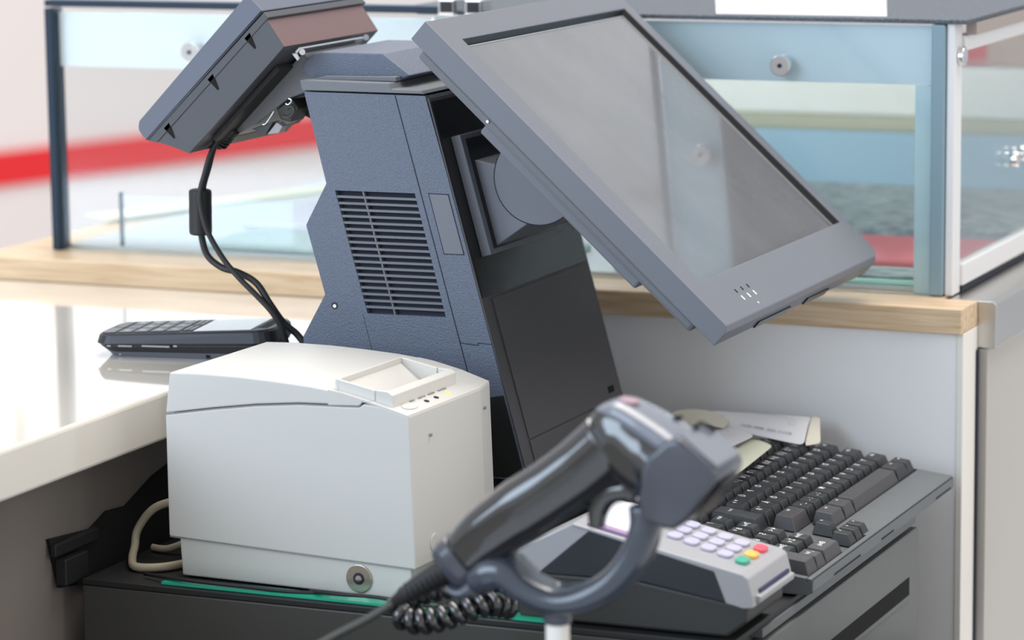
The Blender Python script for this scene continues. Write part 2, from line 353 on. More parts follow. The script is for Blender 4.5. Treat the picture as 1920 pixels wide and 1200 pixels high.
item('green_tray', 'pale green tray at the left front of the glass case', 'tray', mat('sage_tray', (0.30, 0.40, 0.36, 1), 0.5), -0.47, -0.14, 0.556, 0.66, 0.1402, 0.146)
item('lilac_card', 'pale lilac tray behind the sage tray in the left of the case', 'tray', m_lilac, -0.50, -0.26, 0.69, 0.83, 0.1402, 0.147)
item('yellow_strip', 'pale yellow strip lying diagonally in the left of the case', 'strip', m_yellowp, -0.27, 0.27, -0.018, 0.018, 0.1402, 0.143, mtx=T(-0.56, 0.95, 0) @ Matrix.Rotation(R(68), 4, 'Z'))
item('peach_board', 'peach coloured board deep inside the right end of the case', 'board', m_peach, 0.05, 0.20, 1.25, 1.27, 0.1402, 0.34)
riser = empty('glass_riser', 'low inner glass box standing in the left of the case', 'glass box', T(-0.56, 0.7, 0.14))
box('riser_pane', -0.545, -0.375, 0.5520, 0.5545, 0.1402, 0.186, g_clear, riser, local=False)
box('riser_edge', -0.5480, -0.5455, 0.5515, 0.5550, 0.1402, 0.188, g_edgedark, riser, local=False)

# steel rail and cabinet base at the right
sr = empty('steel_counter_rail', 'brushed steel counter rail beside the end of the oak ledge', 'rail', T(0.24, 1.0, 0.1))
prism('rail_body', [(0.2165, 0.0985), (0.2547, 0.0985), (0.2552, 0.1335), (0.2515, 0.1365), (0.2165, 0.1365)], 0.5275, 1.9, m_steel, sr, local=False, bevel=0.001)
bc = empty('case_base_cabinet', 'beige grey cabinet base under the steel rail', 'cabinet', T(0.2, 1.0, -0.5))
box('cabinet_body', -0.30, 0.2475, 0.5285, 1.9, -0.93, 0.098, m_base, bc, local=False)

# ------------------------------------------------------------ cash drawer
cd = empty('cash_drawer', 'dark grey steel cash drawer under the printer and keyboard', 'cash drawer', T(0.0, 0.15, -0.135))
box('housing', -0.2455, 0.225, -0.027, 0.383, -0.1348, -0.0045, m_drawer, cd, local=False, bevel=0.001)
box('lid_plate', -0.2455, 0.232, -0.027, 0.383, -0.0042, 0.0, m_black, cd, local=False, bevel=0.0006)  # coloured black to paint in the shadow over the drawer top
df = prism('drawer_front', [(-0.026, -0.133), (0.3835, -0.133), (0.3835, -0.016), (0.380, -0.0135), (-0.026, -0.0135)], 0.2252, 0.2350, m_drawerf, cd, axis='x', local=False, bevel=0.0008)
box('handle_slot', 0.2345, 0.2353, -0.02, 0.360, -0.0605, -0.0475, m_void, cd, local=False)
box('handle_lip', 0.2345, 0.2362, -0.02, 0.362, -0.0640, -0.0608, m_drawerf, cd, local=False, bevel=0.0004)
box('upper_rail', 0.2254, 0.2335, 0.03, 0.381, -0.0108, -0.0046, m_kb, cd, local=False, bevel=0.0004)
tray = empty('cable_bracket', 'black plastic cable bracket on the cabinet side left of the drawer', 'bracket', T(-0.257, 0.0, 0.0))
prism('cutout_shade_plate', [(-0.046, 0.031), (0.010, 0.026), (0.033, 0.034), (0.06, 0.032), (0.10, 0.046), (0.165, 0.058), (0.30, 0.058), (0.30, -0.10), (0.008, -0.10), (0.006, -0.012), (-0.034, -0.006)], -0.2616, -0.2590, m_void, tray, axis='x', local=False)  # flat black plate painting in the darkness of the cable cut-out
box('bracket_clip', -0.2588, -0.2500, -0.040, -0.010, -0.003, 0.016, m_black, tray, local=False, bevel=0.001)
box('bracket_tab', -0.2588, -0.2540, -0.046, 0.012, 0.0185, 0.0275, m_black, tray, local=False, bevel=0.001)

# ------------------------------------------------------------ POS terminal
pt = empty('pos_terminal', 'slate grey point of sale terminal with vented tower, tilted touchscreen and rear display', 'terminal', T(-0.08, 0.29, 0.0))
y0, y1 = 0.185, 0.389
E = []
body = [(-0.1728, 0.3213), (-0.0755, 0.3208), (-0.0600, 0.2675), (-0.0011, 0.0516), (-0.0008, 0.0445), (-0.1780, 0.0445), (-0.1780, 0.1400), (-0.1592, 0.1724), (-0.1736, 0.2232), (-0.1562, 0.2546)]
bm = bm_new(); add_prism(bm, body, y0 + 0.0001, y1)
# core slightly behind the side skin so the vent can be a real recess
bm.free()
core = [(x, z) for x, z in body]
prism('tower_core', core, y0 + 0.006, y1, m_term, pt, local=False, bevel=0.001)
# side skin with a real opening, built as a ring of quads around the vent
def skin():
    bm = bm_new()
    V = {}
    hole = [(-0.1493, 0.2498), (-0.0850, 0.2501), (-0.0618, 0.1607), (-0.1249, 0.1600)]
    outer = body
    # manual faces between outline and hole
    idx = [  # polygons listed by outline index (o) and hole index (h)
        ['o0', 'o1', 'o2', 'h1', 'h0', 'o9'],
        ['o2', 'o3', 'h2', 'h1'],
        ['o3', 'o4', 'o5', 'o6', 'h3', 'h2'],
        ['o6', 'o7', 'h3'],
        ['o7', 'o8', 'h0', 'h3'],
        ['o8', 'o9', 'h0']]
    def g(k, y):
        key = (k, y)
        if key not in V:
            p = outer[int(k[1:])] if k[0] == 'o' else hole[int(k[1:])]
            V[key] = bm.verts.new((p[0], y, p[1]))
        return V[key]
    for poly in idx:
        bm.faces.new([g(k, y0) for k in poly]); bm.faces.new([g(k, y0 + 0.0058) for k in poly][::-1])
    n = len(outer)
    for i in range(n):
        a, b = 'o%d' % i, 'o%d' % ((i+1) % n)
        bm.faces.new((g(a, y0), g(a, y0+0.0058), g(b, y0+0.0058), g(b, y0)))
    for i in range(4):
        a, b = 'h%d' % i, 'h%d' % ((i+1) % 4)
        bm.faces.new((g(a, y0), g(b, y0), g(b, y0+0.0058), g(a, y0+0.0058)))
    return bm
obj('side_cover', skin(), m_term, pt, local=False)
prism('vent_recess', [(-0.1493, 0.2498), (-0.0850, 0.2501), (-0.0618, 0.1607), (-0.1249, 0.1600)], y0 + 0.0050, y0 + 0.0057, m_vent, pt, local=False)
# eighteen slats between nineteen openings
NV = 19
for i in range(1, NV):
    f0 = (i - 0.22) / NV; f1 = (i + 0.14) / NV
    def L(f): return (-0.1493 + 0.0244 * f, 0.2498 - 0.0898 * f)
    def Rr(f): return (-0.0850 + 0.0232 * f, 0.2501 - 0.0894 * f)
    a, b, c, d = L(f0), Rr(f0), Rr(f1), L(f1)
    prism('vent_slat', [a, b, c, d], y0 + 0.0004, y0 + 0.0042, m_lid, pt, local=False)
prism('vent_divider', [(-0.1493 + 0.0643*0.335, 0.2498), (-0.1493 + 0.0643*0.355, 0.2498), (-0.1249 + 0.0631*0.355, 0.1603), (-0.1249 + 0.0631*0.335, 0.1603)], y0 + 0.0010, y0 + 0.0044, m_lid, pt, local=False)
def seam(name, P, w, y, m=m_seam, par=pt):
    bm = bm_new()
    for (x0_, z0_), (x1_, z1_) in zip(P, P[1:]):
        d = Vector((x1_-x0_, z1_-z0_)).normalized(); n = Vector((-d.y, d.x)) * w / 2
        e = d * w / 2
        add_prism(bm, [(x0_+n.x-e.x, z0_+n.y-e.y), (x1_+n.x+e.x, z1_+n.y+e.y), (x1_-n.x+e.x, z1_-n.y+e.y), (x0_-n.x-e.x, z0_-n.y-e.y)], y - 0.00012, y + 0.0004)
    return obj(name, bm, m, par, local=False)
seam('cover_seam', [(-0.0992, 0.3202), (-0.0845, 0.2666), (-0.0511, 0.1437), (-0.040, 0.1025)], 0.0008, y0)
seam('cover_seam', [(-0.0505, 0.1425), (-0.0365, 0.1415), (-0.0363, 0.1432), (-0.0262, 0.1428)], 0.0006, y0)
seam('cover_seam', [(-0.1285, 0.1590), (-0.1180, 0.118)], 0.0003, y0)
pp = [(-0.0738, 0.2504), (-0.0584, 0.2502), (-0.0467, 0.2072), (-0.0623, 0.2070)]
prism('port_cover', pp, y0 - 0.0003, y0 + 0.001, m_mon, pt, local=False)
seam('port_seam', pp + [pp[0]], 0.0006, y0 - 0.0002)
cyl('side_screw', (-0.1516, y0 + 0.0002, 0.1645), (0, -1, 0), 0.0026, 0.0006, m_black, pt, local=False)
cyl('screw_core', (-0.1513, y0 - 0.0004, 0.1643), (0, -1, 0), 0.0013, 0.0004, m_washer, pt, local=False)

# front face (slanted): frame axis e along the slope
A1 = Vector((-0.0742, 0, 0.3200)); A2 = Vector((-0.0011, 0, 0.0516))
es = (A2 - A1).normalized(); en = Vector((-es.z, 0, es.x)); en = en if en.x > 0 else -en
def fr(s0, s1, ya, yb, h0, h1, name, m, **k):
    pts = []
    for s, h in ((s0, h0), (s1, h0), (s1, h1), (s0, h1)):
        p = A1 + es * s + en * h; pts.append((p.x, p.z))
    return prism(name, pts, ya, yb, m, pt, local=False, **k)
fr(0.001, 0.277, y0 + 0.0004, y1 - 0.0004, 0.0, 0.0012, 'front_bezel', m_termfront, bevel=0.0003)
fr(0.004, 0.150, y0 + 0.0022, y1 - 0.004, 0.0012, 0.0018, 'front_black_panel', m_glossblack)
fr(0.152, 0.258, 0.2022, y1 - 0.006, 0.0012, 0.0022, 'front_lower_panel', m_termfront, bevel=0.0003)
fr(0.2588, 0.277, 0.2022, y1 - 0.006, 0.0012, 0.0022, 'front_kick_panel', m_termfront, bevel=0.0003)
fr(0.248, 0.253, 0.361, 0.372, 0.0022, 0.0026, 'front_port', m_void)
# stand under the tower
box('stand_base', -0.170, -0.012, 0.192, 0.384, 0.0004, 0.046, m_black, pt, local=False, bevel=0.003)
# lid band and cap
band = [(-0.1756, 0.3298), (-0.1037, 0.3292), (-0.1012, 0.3222), (-0.0779, 0.3215), (-0.0756, 0.3214), (-0.1745, 0.3221)]
prism('lid_band', [(-0.1756, 0.3298), (-0.1037, 0.3292), (-0.1014, 0.3250), (-0.0779, 0.3247), (-0.0754, 0.3222), (-0.1740, 0.3224)], y0 - 0.001, y1 - 0.012, m_lid, pt, local=False, bevel=0.0006)
cap = [(x - 0.0086, z - 0.0018) for x, z in [(-0.1665, 0.3300), (-0.1755, 0.3370), (-0.1735, 0.3420), (-0.1690, 0.3470), (-0.1640, 0.3497), (-0.1590, 0.3507), (-0.1092, 0.3507), (-0.0870, 0.3352), (-0.0960, 0.3310)]]
prism('top_cap', cap, y0 + 0.0185, 0.3185, m_term, pt, local=False, bevel=0.0012)
prism('cap_skirt', [(-0.1720, 0.3294), (-0.1600, 0.3322), (-0.1030, 0.3330), (-0.1030, 0.3294)], y0 + 0.010, y0 + 0.030, m_lid, pt, local=False, bevel=0.0006)

prism('side_shadow_sheet', [(-0.1600, 0.0455), (-0.0010, 0.0455), (-0.0170, 0.1060), (-0.0420, 0.1010), (-0.1600, 0.1000)], y0 - 0.0002, y0 + 0.001, m_black, pt, local=False)  # thin black sheet painting the printer's shadow onto the lower side
# mount plate and neck
fr(0.032, 0.1215, 0.2025, 0.372, 0.0019, 0.0096, 'mount_plate', m_mon, bevel=0.0005)
fr(0.036, 0.118, 0.2100, 0.365, 0.0096, 0.0102, 'mount_plate_face', m_glossblack)
neck = prism('monitor_neck', [(-0.0572, 0.2731), (-0.0342, 0.2696), (-0.0020, 0.2500), (0.0060, 0.2400), (-0.0075, 0.2284), (-0.0379, 0.2075), (-0.0420, 0.2140)], 0.2150, 0.355, m_mon, pt, local=False, bevel=0.0008)
circ = [(-0.0013 + 0.0335 * math.cos(2*math.pi*k/48), 0.2604 + 0.0335 * math.sin(2*math.pi*k/48)) for k in range(48)]
prism('tilt_hinge', circ, 0.2138, 0.356, m_mon, pt, local=False, bevel=0.0004)

seam('hinge_seam', [(-0.0013 + 0.0337 * math.cos(a), 0.2604 + 0.0337 * math.sin(a)) for a in [2*math.pi*k/48 for k in range(49)]], 0.0006, 0.2139, par=pt)
# ------------------------------------------------------------ touch monitor
mo = pt
P1 = Vector((-0.0581, 0.15, 0.3771)); P2 = Vector((0.1681, 0.15, 0.1707))
ea = (P2 - P1).normalized(); H = (P2 - P1).length; eb = Vector((0, 1, 0)); ec = Vector((-ea.z, 0, ea.x)); ec = ec if ec.z > 0 else -ec
MM = Matrix(((ea.x, eb.x, ec.x, P1.x), (ea.y, eb.y, ec.y, P1.y), (ea.z, eb.z, ec.z, P1.z), (0, 0, 0, 1)))
Wd = 0.358
def frame_bm():
    bm = bm_new()
    a0, a1, b0, b1 = 0.0212, 0.2645, 0.0285, 0.3430
    D = -0.0170
    def ringv(pts, c): return [bm.verts.new(MM @ Vector((p[0], p[1], c))) for p in pts]
    def rr(x0, x1, yy0, yy1, r):   # outline with softly rounded lower right corner
        return [(x0, yy0), (x0, yy1), (x1 - r, yy1), (x1 - r*0.3, yy1 - r*0.3), (x1, yy1 - r), (x1, yy0)]
    O0 = ringv(rr(0.0, H - 0.003, 0, Wd, 0.012), 0.0)
    O0b = ringv(rr(0.0, H, 0, Wd, 0.012), -0.004)
    O1 = ringv(rr(0.0, H, 0, Wd, 0.012), D)
    hp = [(a0, b0), (a0, b1), (a1, b1), (a1, b0)]
    I0 = ringv(hp, 0.0); 
    hs = [(a0 + 0.006, b0 + 0.0015), (a0 + 0.006, b1 - 0.006), (a1 - 0.001, b1 - 0.006), (a1 - 0.001, b0 + 0.0015)]
    I1 = ringv(hs, -0.0085)
    # top face: outline points 0 1 2 3 4 5 ; hole 0 1 2 3
    F = [(O0[0], O0[1], I0[1], I0[0]), (O0[1], O0[2], I0[2], I0[1]), (O0[2], O0[3], O0[4], I0[2]), (O0[4], O0[5], I0[3], I0[2]), (O0[5], O0[0], I0[0], I0[3])]
    for f in F: bm.faces.new(f)
    n = 6
    for A_, B_ in ((O0, O0b), (O0b, O1)):
        for i in range(n): bm.faces.new((A_[i], B_[i], B_[(i+1) % n], A_[(i+1) % n]))
    bm.faces.new(O1)
    for i in range(4):
        f = bm.faces.new((I0[i], I0[(i+1) % 4], I1[(i+1) % 4], I1[i])); f.material_index = 1
    f = bm.faces.new(I1[::-1]); f.material_index = 1
    return bm
bz = obj('touch_monitor', frame_bm(), [m_mon, m_glossblack], mo, local=False, bevel=0.0007); mo = bz
bz['label'] = 'tilted touchscreen monitor of the terminal'
def mbox(name, a0, a1, b0, b1, c0, c1, m, par=mo, **k): return box(name, a0, a1, b0, b1, c0, c1, m, par, mtx=MM, local=False, **k)
mbox('screen_glass', 0.0262, 0.2642, 0.0290, 0.3360, -0.0082, -0.0040, m_screen)
mbox('screen_gasket', 0.0252, 0.0262, 0.029, 0.3375, -0.0082, -0.0035, m_chrome)
mbox('screen_gasket', 0.0262, 0.2640, 0.3362, 0.3374, -0.0082, -0.0035, m_chrome)
mbox('back_shell', 0.010, H - 0.020, 0.006, Wd - 0.008, -0.0262, -0.0171, m_lid, bevel=0.003)
mbox('lower_back_shell', H - 0.0192, H - 0.004, 0.03, Wd - 0.03, -0.0235, -0.0171, m_lid, bevel=0.002)
mbox('back_plate', 0.078, 0.236, 0.014, Wd - 0.03, -0.0352, -0.0263, m_mon, bevel=0.002)
mbox('cable_slot', 0.160, 0.182, 0.10, 0.13, -0.0420, -0.0353, m_black)
for k, dx in enumerate((0.0, 0.0125, 0.025)):
    mbox('status_mark', H - 0.0255 , H - 0.0222, 0.062 + dx, 0.0635 + dx, 0.0, 0.0003, m_glossblack)
    mbox('status_light', H - 0.0190, H - 0.0150, 0.062 + dx, 0.0640 + dx, 0.0, 0.0003, m_leg)
mbox('status_light', H - 0.0098, H - 0.0082, 0.078, 0.0796, -0.0001, 0.0002, m_leg)
mbox('latch_tab', H - 0.0002, H + 0.0012, 0.08, 0.15, -0.0165, -0.010, m_glossblack)
mbox('latch_tab', H - 0.0002, H + 0.0012, 0.19, 0.24, -0.0165, -0.010, m_glossblack)
cyl('rim_pin', MM @ Vector((0.080, 0.0055, -0.0215)), (0, -1, 0), 0.0011, 0.0007, m_leg, mo, local=False)

# ------------------------------------------------------------ customer display
di = pt
# frame along the slab: origin at lower tip
F0 = Vector((-0.2923, 0.17, 0.2886)); F1 = Vector((-0.1973, 0.17, 0.3813))
fa = (F1 - F0).normalized(); fc = Vector((-fa.z, 0, fa.x)); fc = fc if fc.z > 0 else -fc
DL = (F1 - F0).length
bez = [(-0.3039, 0.2942), (-0.3036, 0.2905), (-0.3005, 0.2862), (-0.2965, 0.2832), (-0.2760, 0.3030), (-0.1973, 0.3806), (-0.2075, 0.3905), (-0.2120, 0.3900), (-0.3030, 0.2975)]
di = prism('customer_display', bez, 0.1700, 0.3320, m_dispface, di, local=False, bevel=0.0008)
di['label'] = 'dark slate customer display facing away from the till'
seam('bezel_seam', [(-0.2972, 0.2838), (-0.1983, 0.3806)], 0.0006, 0.1699, par=di)
sh_ = [(-0.2960, 0.2826), (-0.2768, 0.2792), (-0.2621, 0.2745), (-0.2414, 0.2942), (-0.1807, 0.3550), (-0.1949, 0.3751), (-0.1962, 0.3800)]
prism('rear_rim', [(-0.2965, 0.2830), (-0.2890, 0.2815), (-0.1925, 0.3760), (-0.1966, 0.3798)], 0.1706, 0.3310, m_disp, di, local=False, bevel=0.0005)
bm = bm_new()
add_prism(bm, [(-0.2885, 0.2820), (-0.2768, 0.2792), (-0.2621, 0.2745), (-0.2414, 0.2942), (-0.1807, 0.3550), (-0.1945, 0.3745)], 0.1712, 0.3274)
bm.faces.ensure_lookup_table(); bmesh.ops.recalc_face_normals(bm, faces=bm.faces)
for f in bm.faces:
    c = f.calc_center_median()
    if f.normal.x > 0.3 and c.z > 0.36 and f.normal.z > 0: f.material_index = 1  # end face gets the painted reflection colour
obj('rear_housing', bm, [m_disp, m_brownrefl], di, local=False, bevel=0.0005)
for s in (0.013, 0.066, 0.110):
    p = F0 + fa * s - fc * 0.0040
    q = p - fc * 0.0110 - fa * 0.002
    bm = bm_new(); n = fa * 0.0032
    add_prism(bm, [(p.x - n.x, p.z - n.z), (p.x + n.x, p.z + n.z), (q.x + fa.x*0.0006, q.z + fa.z*0.0006), (q.x - fa.x*0.0006, q.z - fa.z*0.0006)], 0.1706, 0.1714)
    obj('latch_notch', bm, m_void, di, local=False)
prism('rear_shade_strip', [(-0.2500, 0.2850), (-0.1950, 0.3395), (-0.1925, 0.3368), (-0.2475, 0.2825)], 0.185, 0.32, m_black, di, local=False)  # black strip painting in the shadow on the display's back face
arm = [(-0.1846, 0.3478), (-0.2045, 0.3277), (-0.2458, 0.2877), (-0.2437, 0.2842), (-0.2360, 0.2873), (-0.2241, 0.2944), (-0.1983, 0.3129), (-0.1840, 0.3184), (-0.1775, 0.3230), (-0.1775, 0.3430)]
prism('display_arm', arm, 0.207, 0.300, m_lid, pt, local=False, bevel=0.0008)
# steel rail, hinge and connectors
hr = prism('hinge_rail', [(-0.1800, 0.3500), (-0.1770, 0.3532), (-0.1755, 0.3522), (-0.1785, 0.3490)], 0.186, 0.292, m_chrome, pt, local=False)
hr['label'] = 'thin steel hinge rail'
cyl('rail_screw', (-0.1752, 0.1885, 0.3502), (0.5, -1, 0), 0.0022, 0.004, m_chrome, hr, local=False)
cyl('rail_screw', (-0.1730, 0.2900, 0.3530), (0.5, -1, 0), 0.0022, 0.004, m_chrome, hr, local=False)
prism('rail_clip', [(-0.1830, 0.3492), (-0.1780, 0.3435), (-0.1770, 0.3450), (-0.1790, 0.3490)], 0.186, 0.188, m_chrome, hr, local=False)
cn = pt
def oc(name, P, ya, yb, m, **k): return prism(name, P, ya, yb, m, cn, local=False, **k)
oc('plug_block', [(-0.1990, 0.3118), (-0.1785, 0.3190), (-0.1780, 0.2990), (-0.1855, 0.2935), (-0.1990, 0.2990)], 0.232, 0.252, m_black, bevel=0.0008)
oc('plug_shell', [(-0.2090, 0.3050), (-0.1960, 0.3130), (-0.1905, 0.3060), (-0.1975, 0.2955), (-0.2060, 0.2975)], 0.210, 0.231, m_drawer, bevel=0.001)
oc('ribbon_wedge', [(-0.2262, 0.2905), (-0.2080, 0.2965), (-0.2150, 0.2862)], 0.203, 0.214, m_pindark, bevel=0.0004)
oc('plug_tip', [(-0.2140, 0.2868), (-0.2060, 0.2960), (-0.2010, 0.2930), (-0.2045, 0.2880)], 0.204, 0.213, m_silver, bevel=0.0005)
tube('wire_clip', [(-0.2165, 0.202, 0.2945), (-0.2140, 0.202, 0.2950), (-0.2085, 0.202, 0.3020), (-0.2070, 0.202, 0.3045)], 0.0007, m_chrome, cn, local=False)
tube('wire_clip', [(-0.1985, 0.205, 0.3100), (-0.1960, 0.205, 0.3095), (-0.1935, 0.205, 0.3125), (-0.1960, 0.205, 0.3140)], 0.0007, m_chrome, cn, local=False)
tube('wire_clip', [(-0.2010, 0.205, 0.3010), (-0.1960, 0.205, 0.3000), (-0.1915, 0.205, 0.3050), (-0.1940, 0.205, 0.3080), (-0.1975, 0.205, 0.3060)], 0.0012, m_drawer, cn, local=False)

# cables of the display
c1 = tube('display_cable', [(-0.2505, 0.205, 0.2865), (-0.2590, 0.204, 0.2760), (-0.2640, 0.203, 0.2600), (-0.2690, 0.203, 0.2450), (-0.2715, 0.203, 0.2250), (-0.2712, 0.203, 0.2080), (-0.2665, 0.203, 0.1935), (-0.2540, 0.202, 0.1853), (-0.2390, 0.200, 0.1825), (-0.2230, 0.198, 0.1755), (-0.2110, 0.196, 0.1610), (-0.2030, 0.202, 0.1460), (-0.1945, 0.206, 0.1375), (-0.1880, 0.207, 0.128), (-0.1860, 0.212, 0.110)], 0.0026, m_black)
setp(c1, 'black display cable with a ferrite barrel hanging behind the phone', 'cable')
cyl('ferrite_core', (-0.2712, 0.2015, 0.2095), (0.02, 0, 1), 0.0086, 0.0345, m_black, c1, local=False, bevel=0.002, seg=28, smooth=False)
pl = tube('cable_plug', [(-0.2425, 0.205, 0.2905), (-0.2505, 0.205, 0.2830), (-0.2570, 0.2045, 0.2760)], [0.0060, 0.0058, 0.0036], m_black, c1, local=False)
bm = bm_new()
for s in range(4):
    c = Vector((-0.2485, 0.205, 0.2853)) + Vector((-0.0066, 0, -0.0070)) * (s * 0.28)
    add_cyl(bm, c, (-0.68, 0, -0.73), 0.0064, 0.0011, 16)
obj('plug_rib', bm, m_black, c1, local=False)
c2 = tube('power_cable', [(-0.2460, 0.196, 0.2880), (-0.2560, 0.195, 0.2740), (-0.2618, 0.193, 0.2560), (-0.2645, 0.190, 0.2400), (-0.2610, 0.190, 0.2200), (-0.2550, 0.190, 0.2070), (-0.2450, 0.190, 0.1925), (-0.2330, 0.190, 0.1800), (-0.2200, 0.191, 0.1680), (-0.2080, 0.192, 0.1560), (-0.2010, 0.194, 0.1440), (-0.1985, 0.197, 0.1320), (-0.1970, 0.20, 0.1150)], 0.0022, m_black)
setp(c2, 'thinner black cable crossing in front of the ferrite barrel', 'cable')

# ------------------------------------------------------------ receipt printer
dl = R(-2.5)
pr = empty('receipt_printer', 'warm white receipt printer on the cash drawer', 'printer', Matrix.Translation((-0.00262, -0.00705, 0)) @ Matrix.Rotation(dl, 4, 'Z'))
def pprism(name, pts, ya, yb, m=m_print, par=pr, **k): return prism(name, pts, ya, yb, m, par, **k)
tops = [(-0.1845, 0.1445), (-0.1600, 0.1455), (-0.1300, 0.1455), (-0.1048, 0.1446), (-0.0762, 0.1430), (-0.0480, 0.1397), (-0.0254, 0.1347)]
pw = 0.1320
base = [(-0.1800, 0.0012), (-0.0008, 0.0012), (0.0000, 0.0260), (-0.1815, 0.0275)]
pprism('base', base, 0.0018, pw - 0.002, bevel=0.0012)
lower = [(-0.1889, 0.0285), (0.0042, 0.0232), (0.0042, 0.0300), (0.0012, 0.1278), (-0.0200, 0.1328), (-0.0330, 0.1335), (-0.0364, 0.1312), (-0.0499, 0.1306), (-0.0828, 0.1295), (-0.1162, 0.1262), (-0.1501, 0.1212), (-0.1889, 0.1146)]
def taper(name, pts, ys_, dxs, m=m_print, **k):
    bm = bm_new(); L_ = [[bm.verts.new((x - (dx if x > -0.003 else 0), y, z)) for x, z in pts] for y, dx in zip(ys_, dxs)]
    n = len(pts); bm.faces.new(L_[0]); bm.faces.new(L_[-1][::-1])
    for A, B in zip(L_, L_[1:]):
        for i in range(n): bm.faces.new((A[i], B[i], B[(i+1) % n], A[(i+1) % n]))
    return obj(name, bm, m, pr, **k)
taper('lower_case', lower, (0.0, 0.106, pw), (0, 0, 0.0055), bevel=0.0012, seg=3)
# paper cover: a real tray opening is modelled by joining slabs
cover = [(-0.1889, 0.1152), (-0.1501, 0.1218), (-0.1162, 0.1268), (-0.0828, 0.1301), (-0.0499, 0.1312), (-0.0372, 0.1318), (-0.0338, 0.1340), (-0.0530, 0.1400)] + tops[4::-1]
pprism('paper_cover', [(-0.1887, 0.1156), (-0.1501, 0.1222), (-0.1162, 0.1272), (-0.0828, 0.1305), (-0.0540, 0.1316), (-0.0535, 0.1407), (-0.0762, 0.1430), (-0.1048, 0.1446), (-0.1300, 0.1455), (-0.1600, 0.1455), (-0.1845, 0.1445)], 0.0, pw, bevel=0.0012, seg=3)
for nm, ya, yb in (('cover_cheek', 0.0, 0.0105), ('cover_cheek', 0.0960, pw)):
    pprism(nm, [(-0.0600, 0.1310), (-0.0370, 0.1322), (-0.0340, 0.1345), (-0.0275, 0.1352), (-0.0480, 0.1397), (-0.0600, 0.1414)], ya - 0.00004, yb + 0.00004)
# tray walls (raised collar round the paper exit)
bm = bm_new()
add_prism(bm, [(-0.0540, 0.1335), (-0.0265, 0.1335), (-0.0265, 0.1425), (-0.0545, 0.1480)], 0.0045, 0.0070)
obj('tray_wall', bm, m_print, pr, bevel=0.0005)
pprism('tray_wall', [(-0.0540, 0.1335), (-0.0265, 0.1335), (-0.0265, 0.1425), (-0.0545, 0.1480)], 0.0945, 0.0970, bevel=0.0005)
pprism('tray_wall', [(-0.0568, 0.1400), (-0.0542, 0.1320), (-0.0542, 0.1482), (-0.0568, 0.1480)], 0.0045, 0.0970, bevel=0.0005)
pprism('tray_wall', [(-0.0258, 0.1320), (-0.0127, 0.1312), (-0.0127, 0.1400), (-0.0172, 0.1424), (-0.0258, 0.1427)], 0.0040, 0.0072, bevel=0.0005)
pprism('tray_wall', [(-0.0258, 0.1320), (-0.0170, 0.1320), (-0.0170, 0.1420), (-0.0258, 0.1424)], 0.0946, 0.0972, bevel=0.0005)
pprism('tray_wall', [(-0.0165, 0.1310), (-0.0125, 0.1302), (-0.0125, 0.1400), (-0.0172, 0.1425)], 0.0042, 0.0972, bevel=0.0006)
pprism('tray_slope', [(-0.0540, 0.1440), (-0.0540, 0.1337), (-0.0180, 0.1333), (-0.0400, 0.1337)], 0.0072, 0.0944)
# front top deck
taper('control_deck', [(-0.0335, 0.1346), (-0.0265, 0.1352), (0.0010, 0.1283), (0.0006, 0.1266), (-0.0200, 0.1318)], (0.0, 0.106, pw), (0, 0, 0.0055), bevel=0.0006)
def pseam(name, P, w=0.0007, y=-0.00005):
    bm = bm_new()
    for (x0_, z0_), (x1_, z1_) in zip(P, P[1:]):
        d = Vector((x1_-x0_, z1_-z0_)).normalized(); n = Vector((-d.y, d.x)) * w / 2
        add_prism(bm, [(x0_+n.x, z0_+n.y), (x1_+n.x, z1_+n.y), (x1_-n.x, z1_-n.y), (x0_-n.x, z0_-n.y)], y - 0.0001, y + 0.0003)
    return obj(name, bm, m_line, pr)
pseam('cover_seam', [(-0.1887, 0.1149), (-0.1501, 0.1215), (-0.1162, 0.1265), (-0.0828, 0.1298), (-0.0499, 0.1309), (-0.0364, 0.1315), (-0.0335, 0.1352)])
pseam('base_seam', [(-0.1880, 0.0283), (0.0040, 0.0231)], 0.0004)
# slanted facet and chamfer of the front, led marks, feed button
def deck_pt(x, y): return Vector((x, y, 0.1352 + (x + 0.0265) * (-0.00690 / 0.0275) + 0.0002))
for i, (x, y, m) in enumerate(((-0.0062, 0.040, m_seam), (-0.0062, 0.054, m_seam), (-0.0062, 0.071, m_led))):
    cyl('status_led', deck_pt(x, y), (0.24, 0, 1), 0.0019, 0.0004, m, pr, seg=16)
for i, (y, s) in enumerate(((0.030, 'FEED'), (0.044, 'ERROR'), (0.058, 'PAPER'), (0.074, 'POWER'))):
    me = text_mesh(s, 0.0034)
    me.transform(Matrix(((0, 1, 0, 0), (1, 0, 0, 0), (0, 0, 1, 0), (0, 0, 0, 1))) )   # printed text runs along the front; the photo is mirrored
    o = obj('printed_word', me, m_seam, pr); o.location = deck_pt(-0.0125, y) + Vector((0, 0, 0.0003)); o.rotation_euler = (0, R(14), 0)
fb = prism('feed_button', [(0.0046*math.cos(2*math.pi*k/20), 0.0085*math.sin(2*math.pi*k/20)) for k in range(20)], 0, 0.0005, m_print, pr, axis='z', bevel=0.0002)
fb.location = deck_pt(-0.0075, 0.018); fb.rotation_euler = (0, R(14), 0)
box('printed_mark', -0.0012, 0.0012, 0.020, 0.026, 0, 0.0002, m_line, pr).location = deck_pt(-0.0150, -0.012) + Vector((0, 0, 0.0001))
cyl('front_peg', (0.0026, 0.028, 0.110), (1, 0, 0), 0.0012, 0.0010, m_line, pr, seg=12)
cyl('front_peg', (0.0008, 0.113, 0.113), (1, 0, 0), 0.0012, 0.0012, m_line, pr, seg=12)
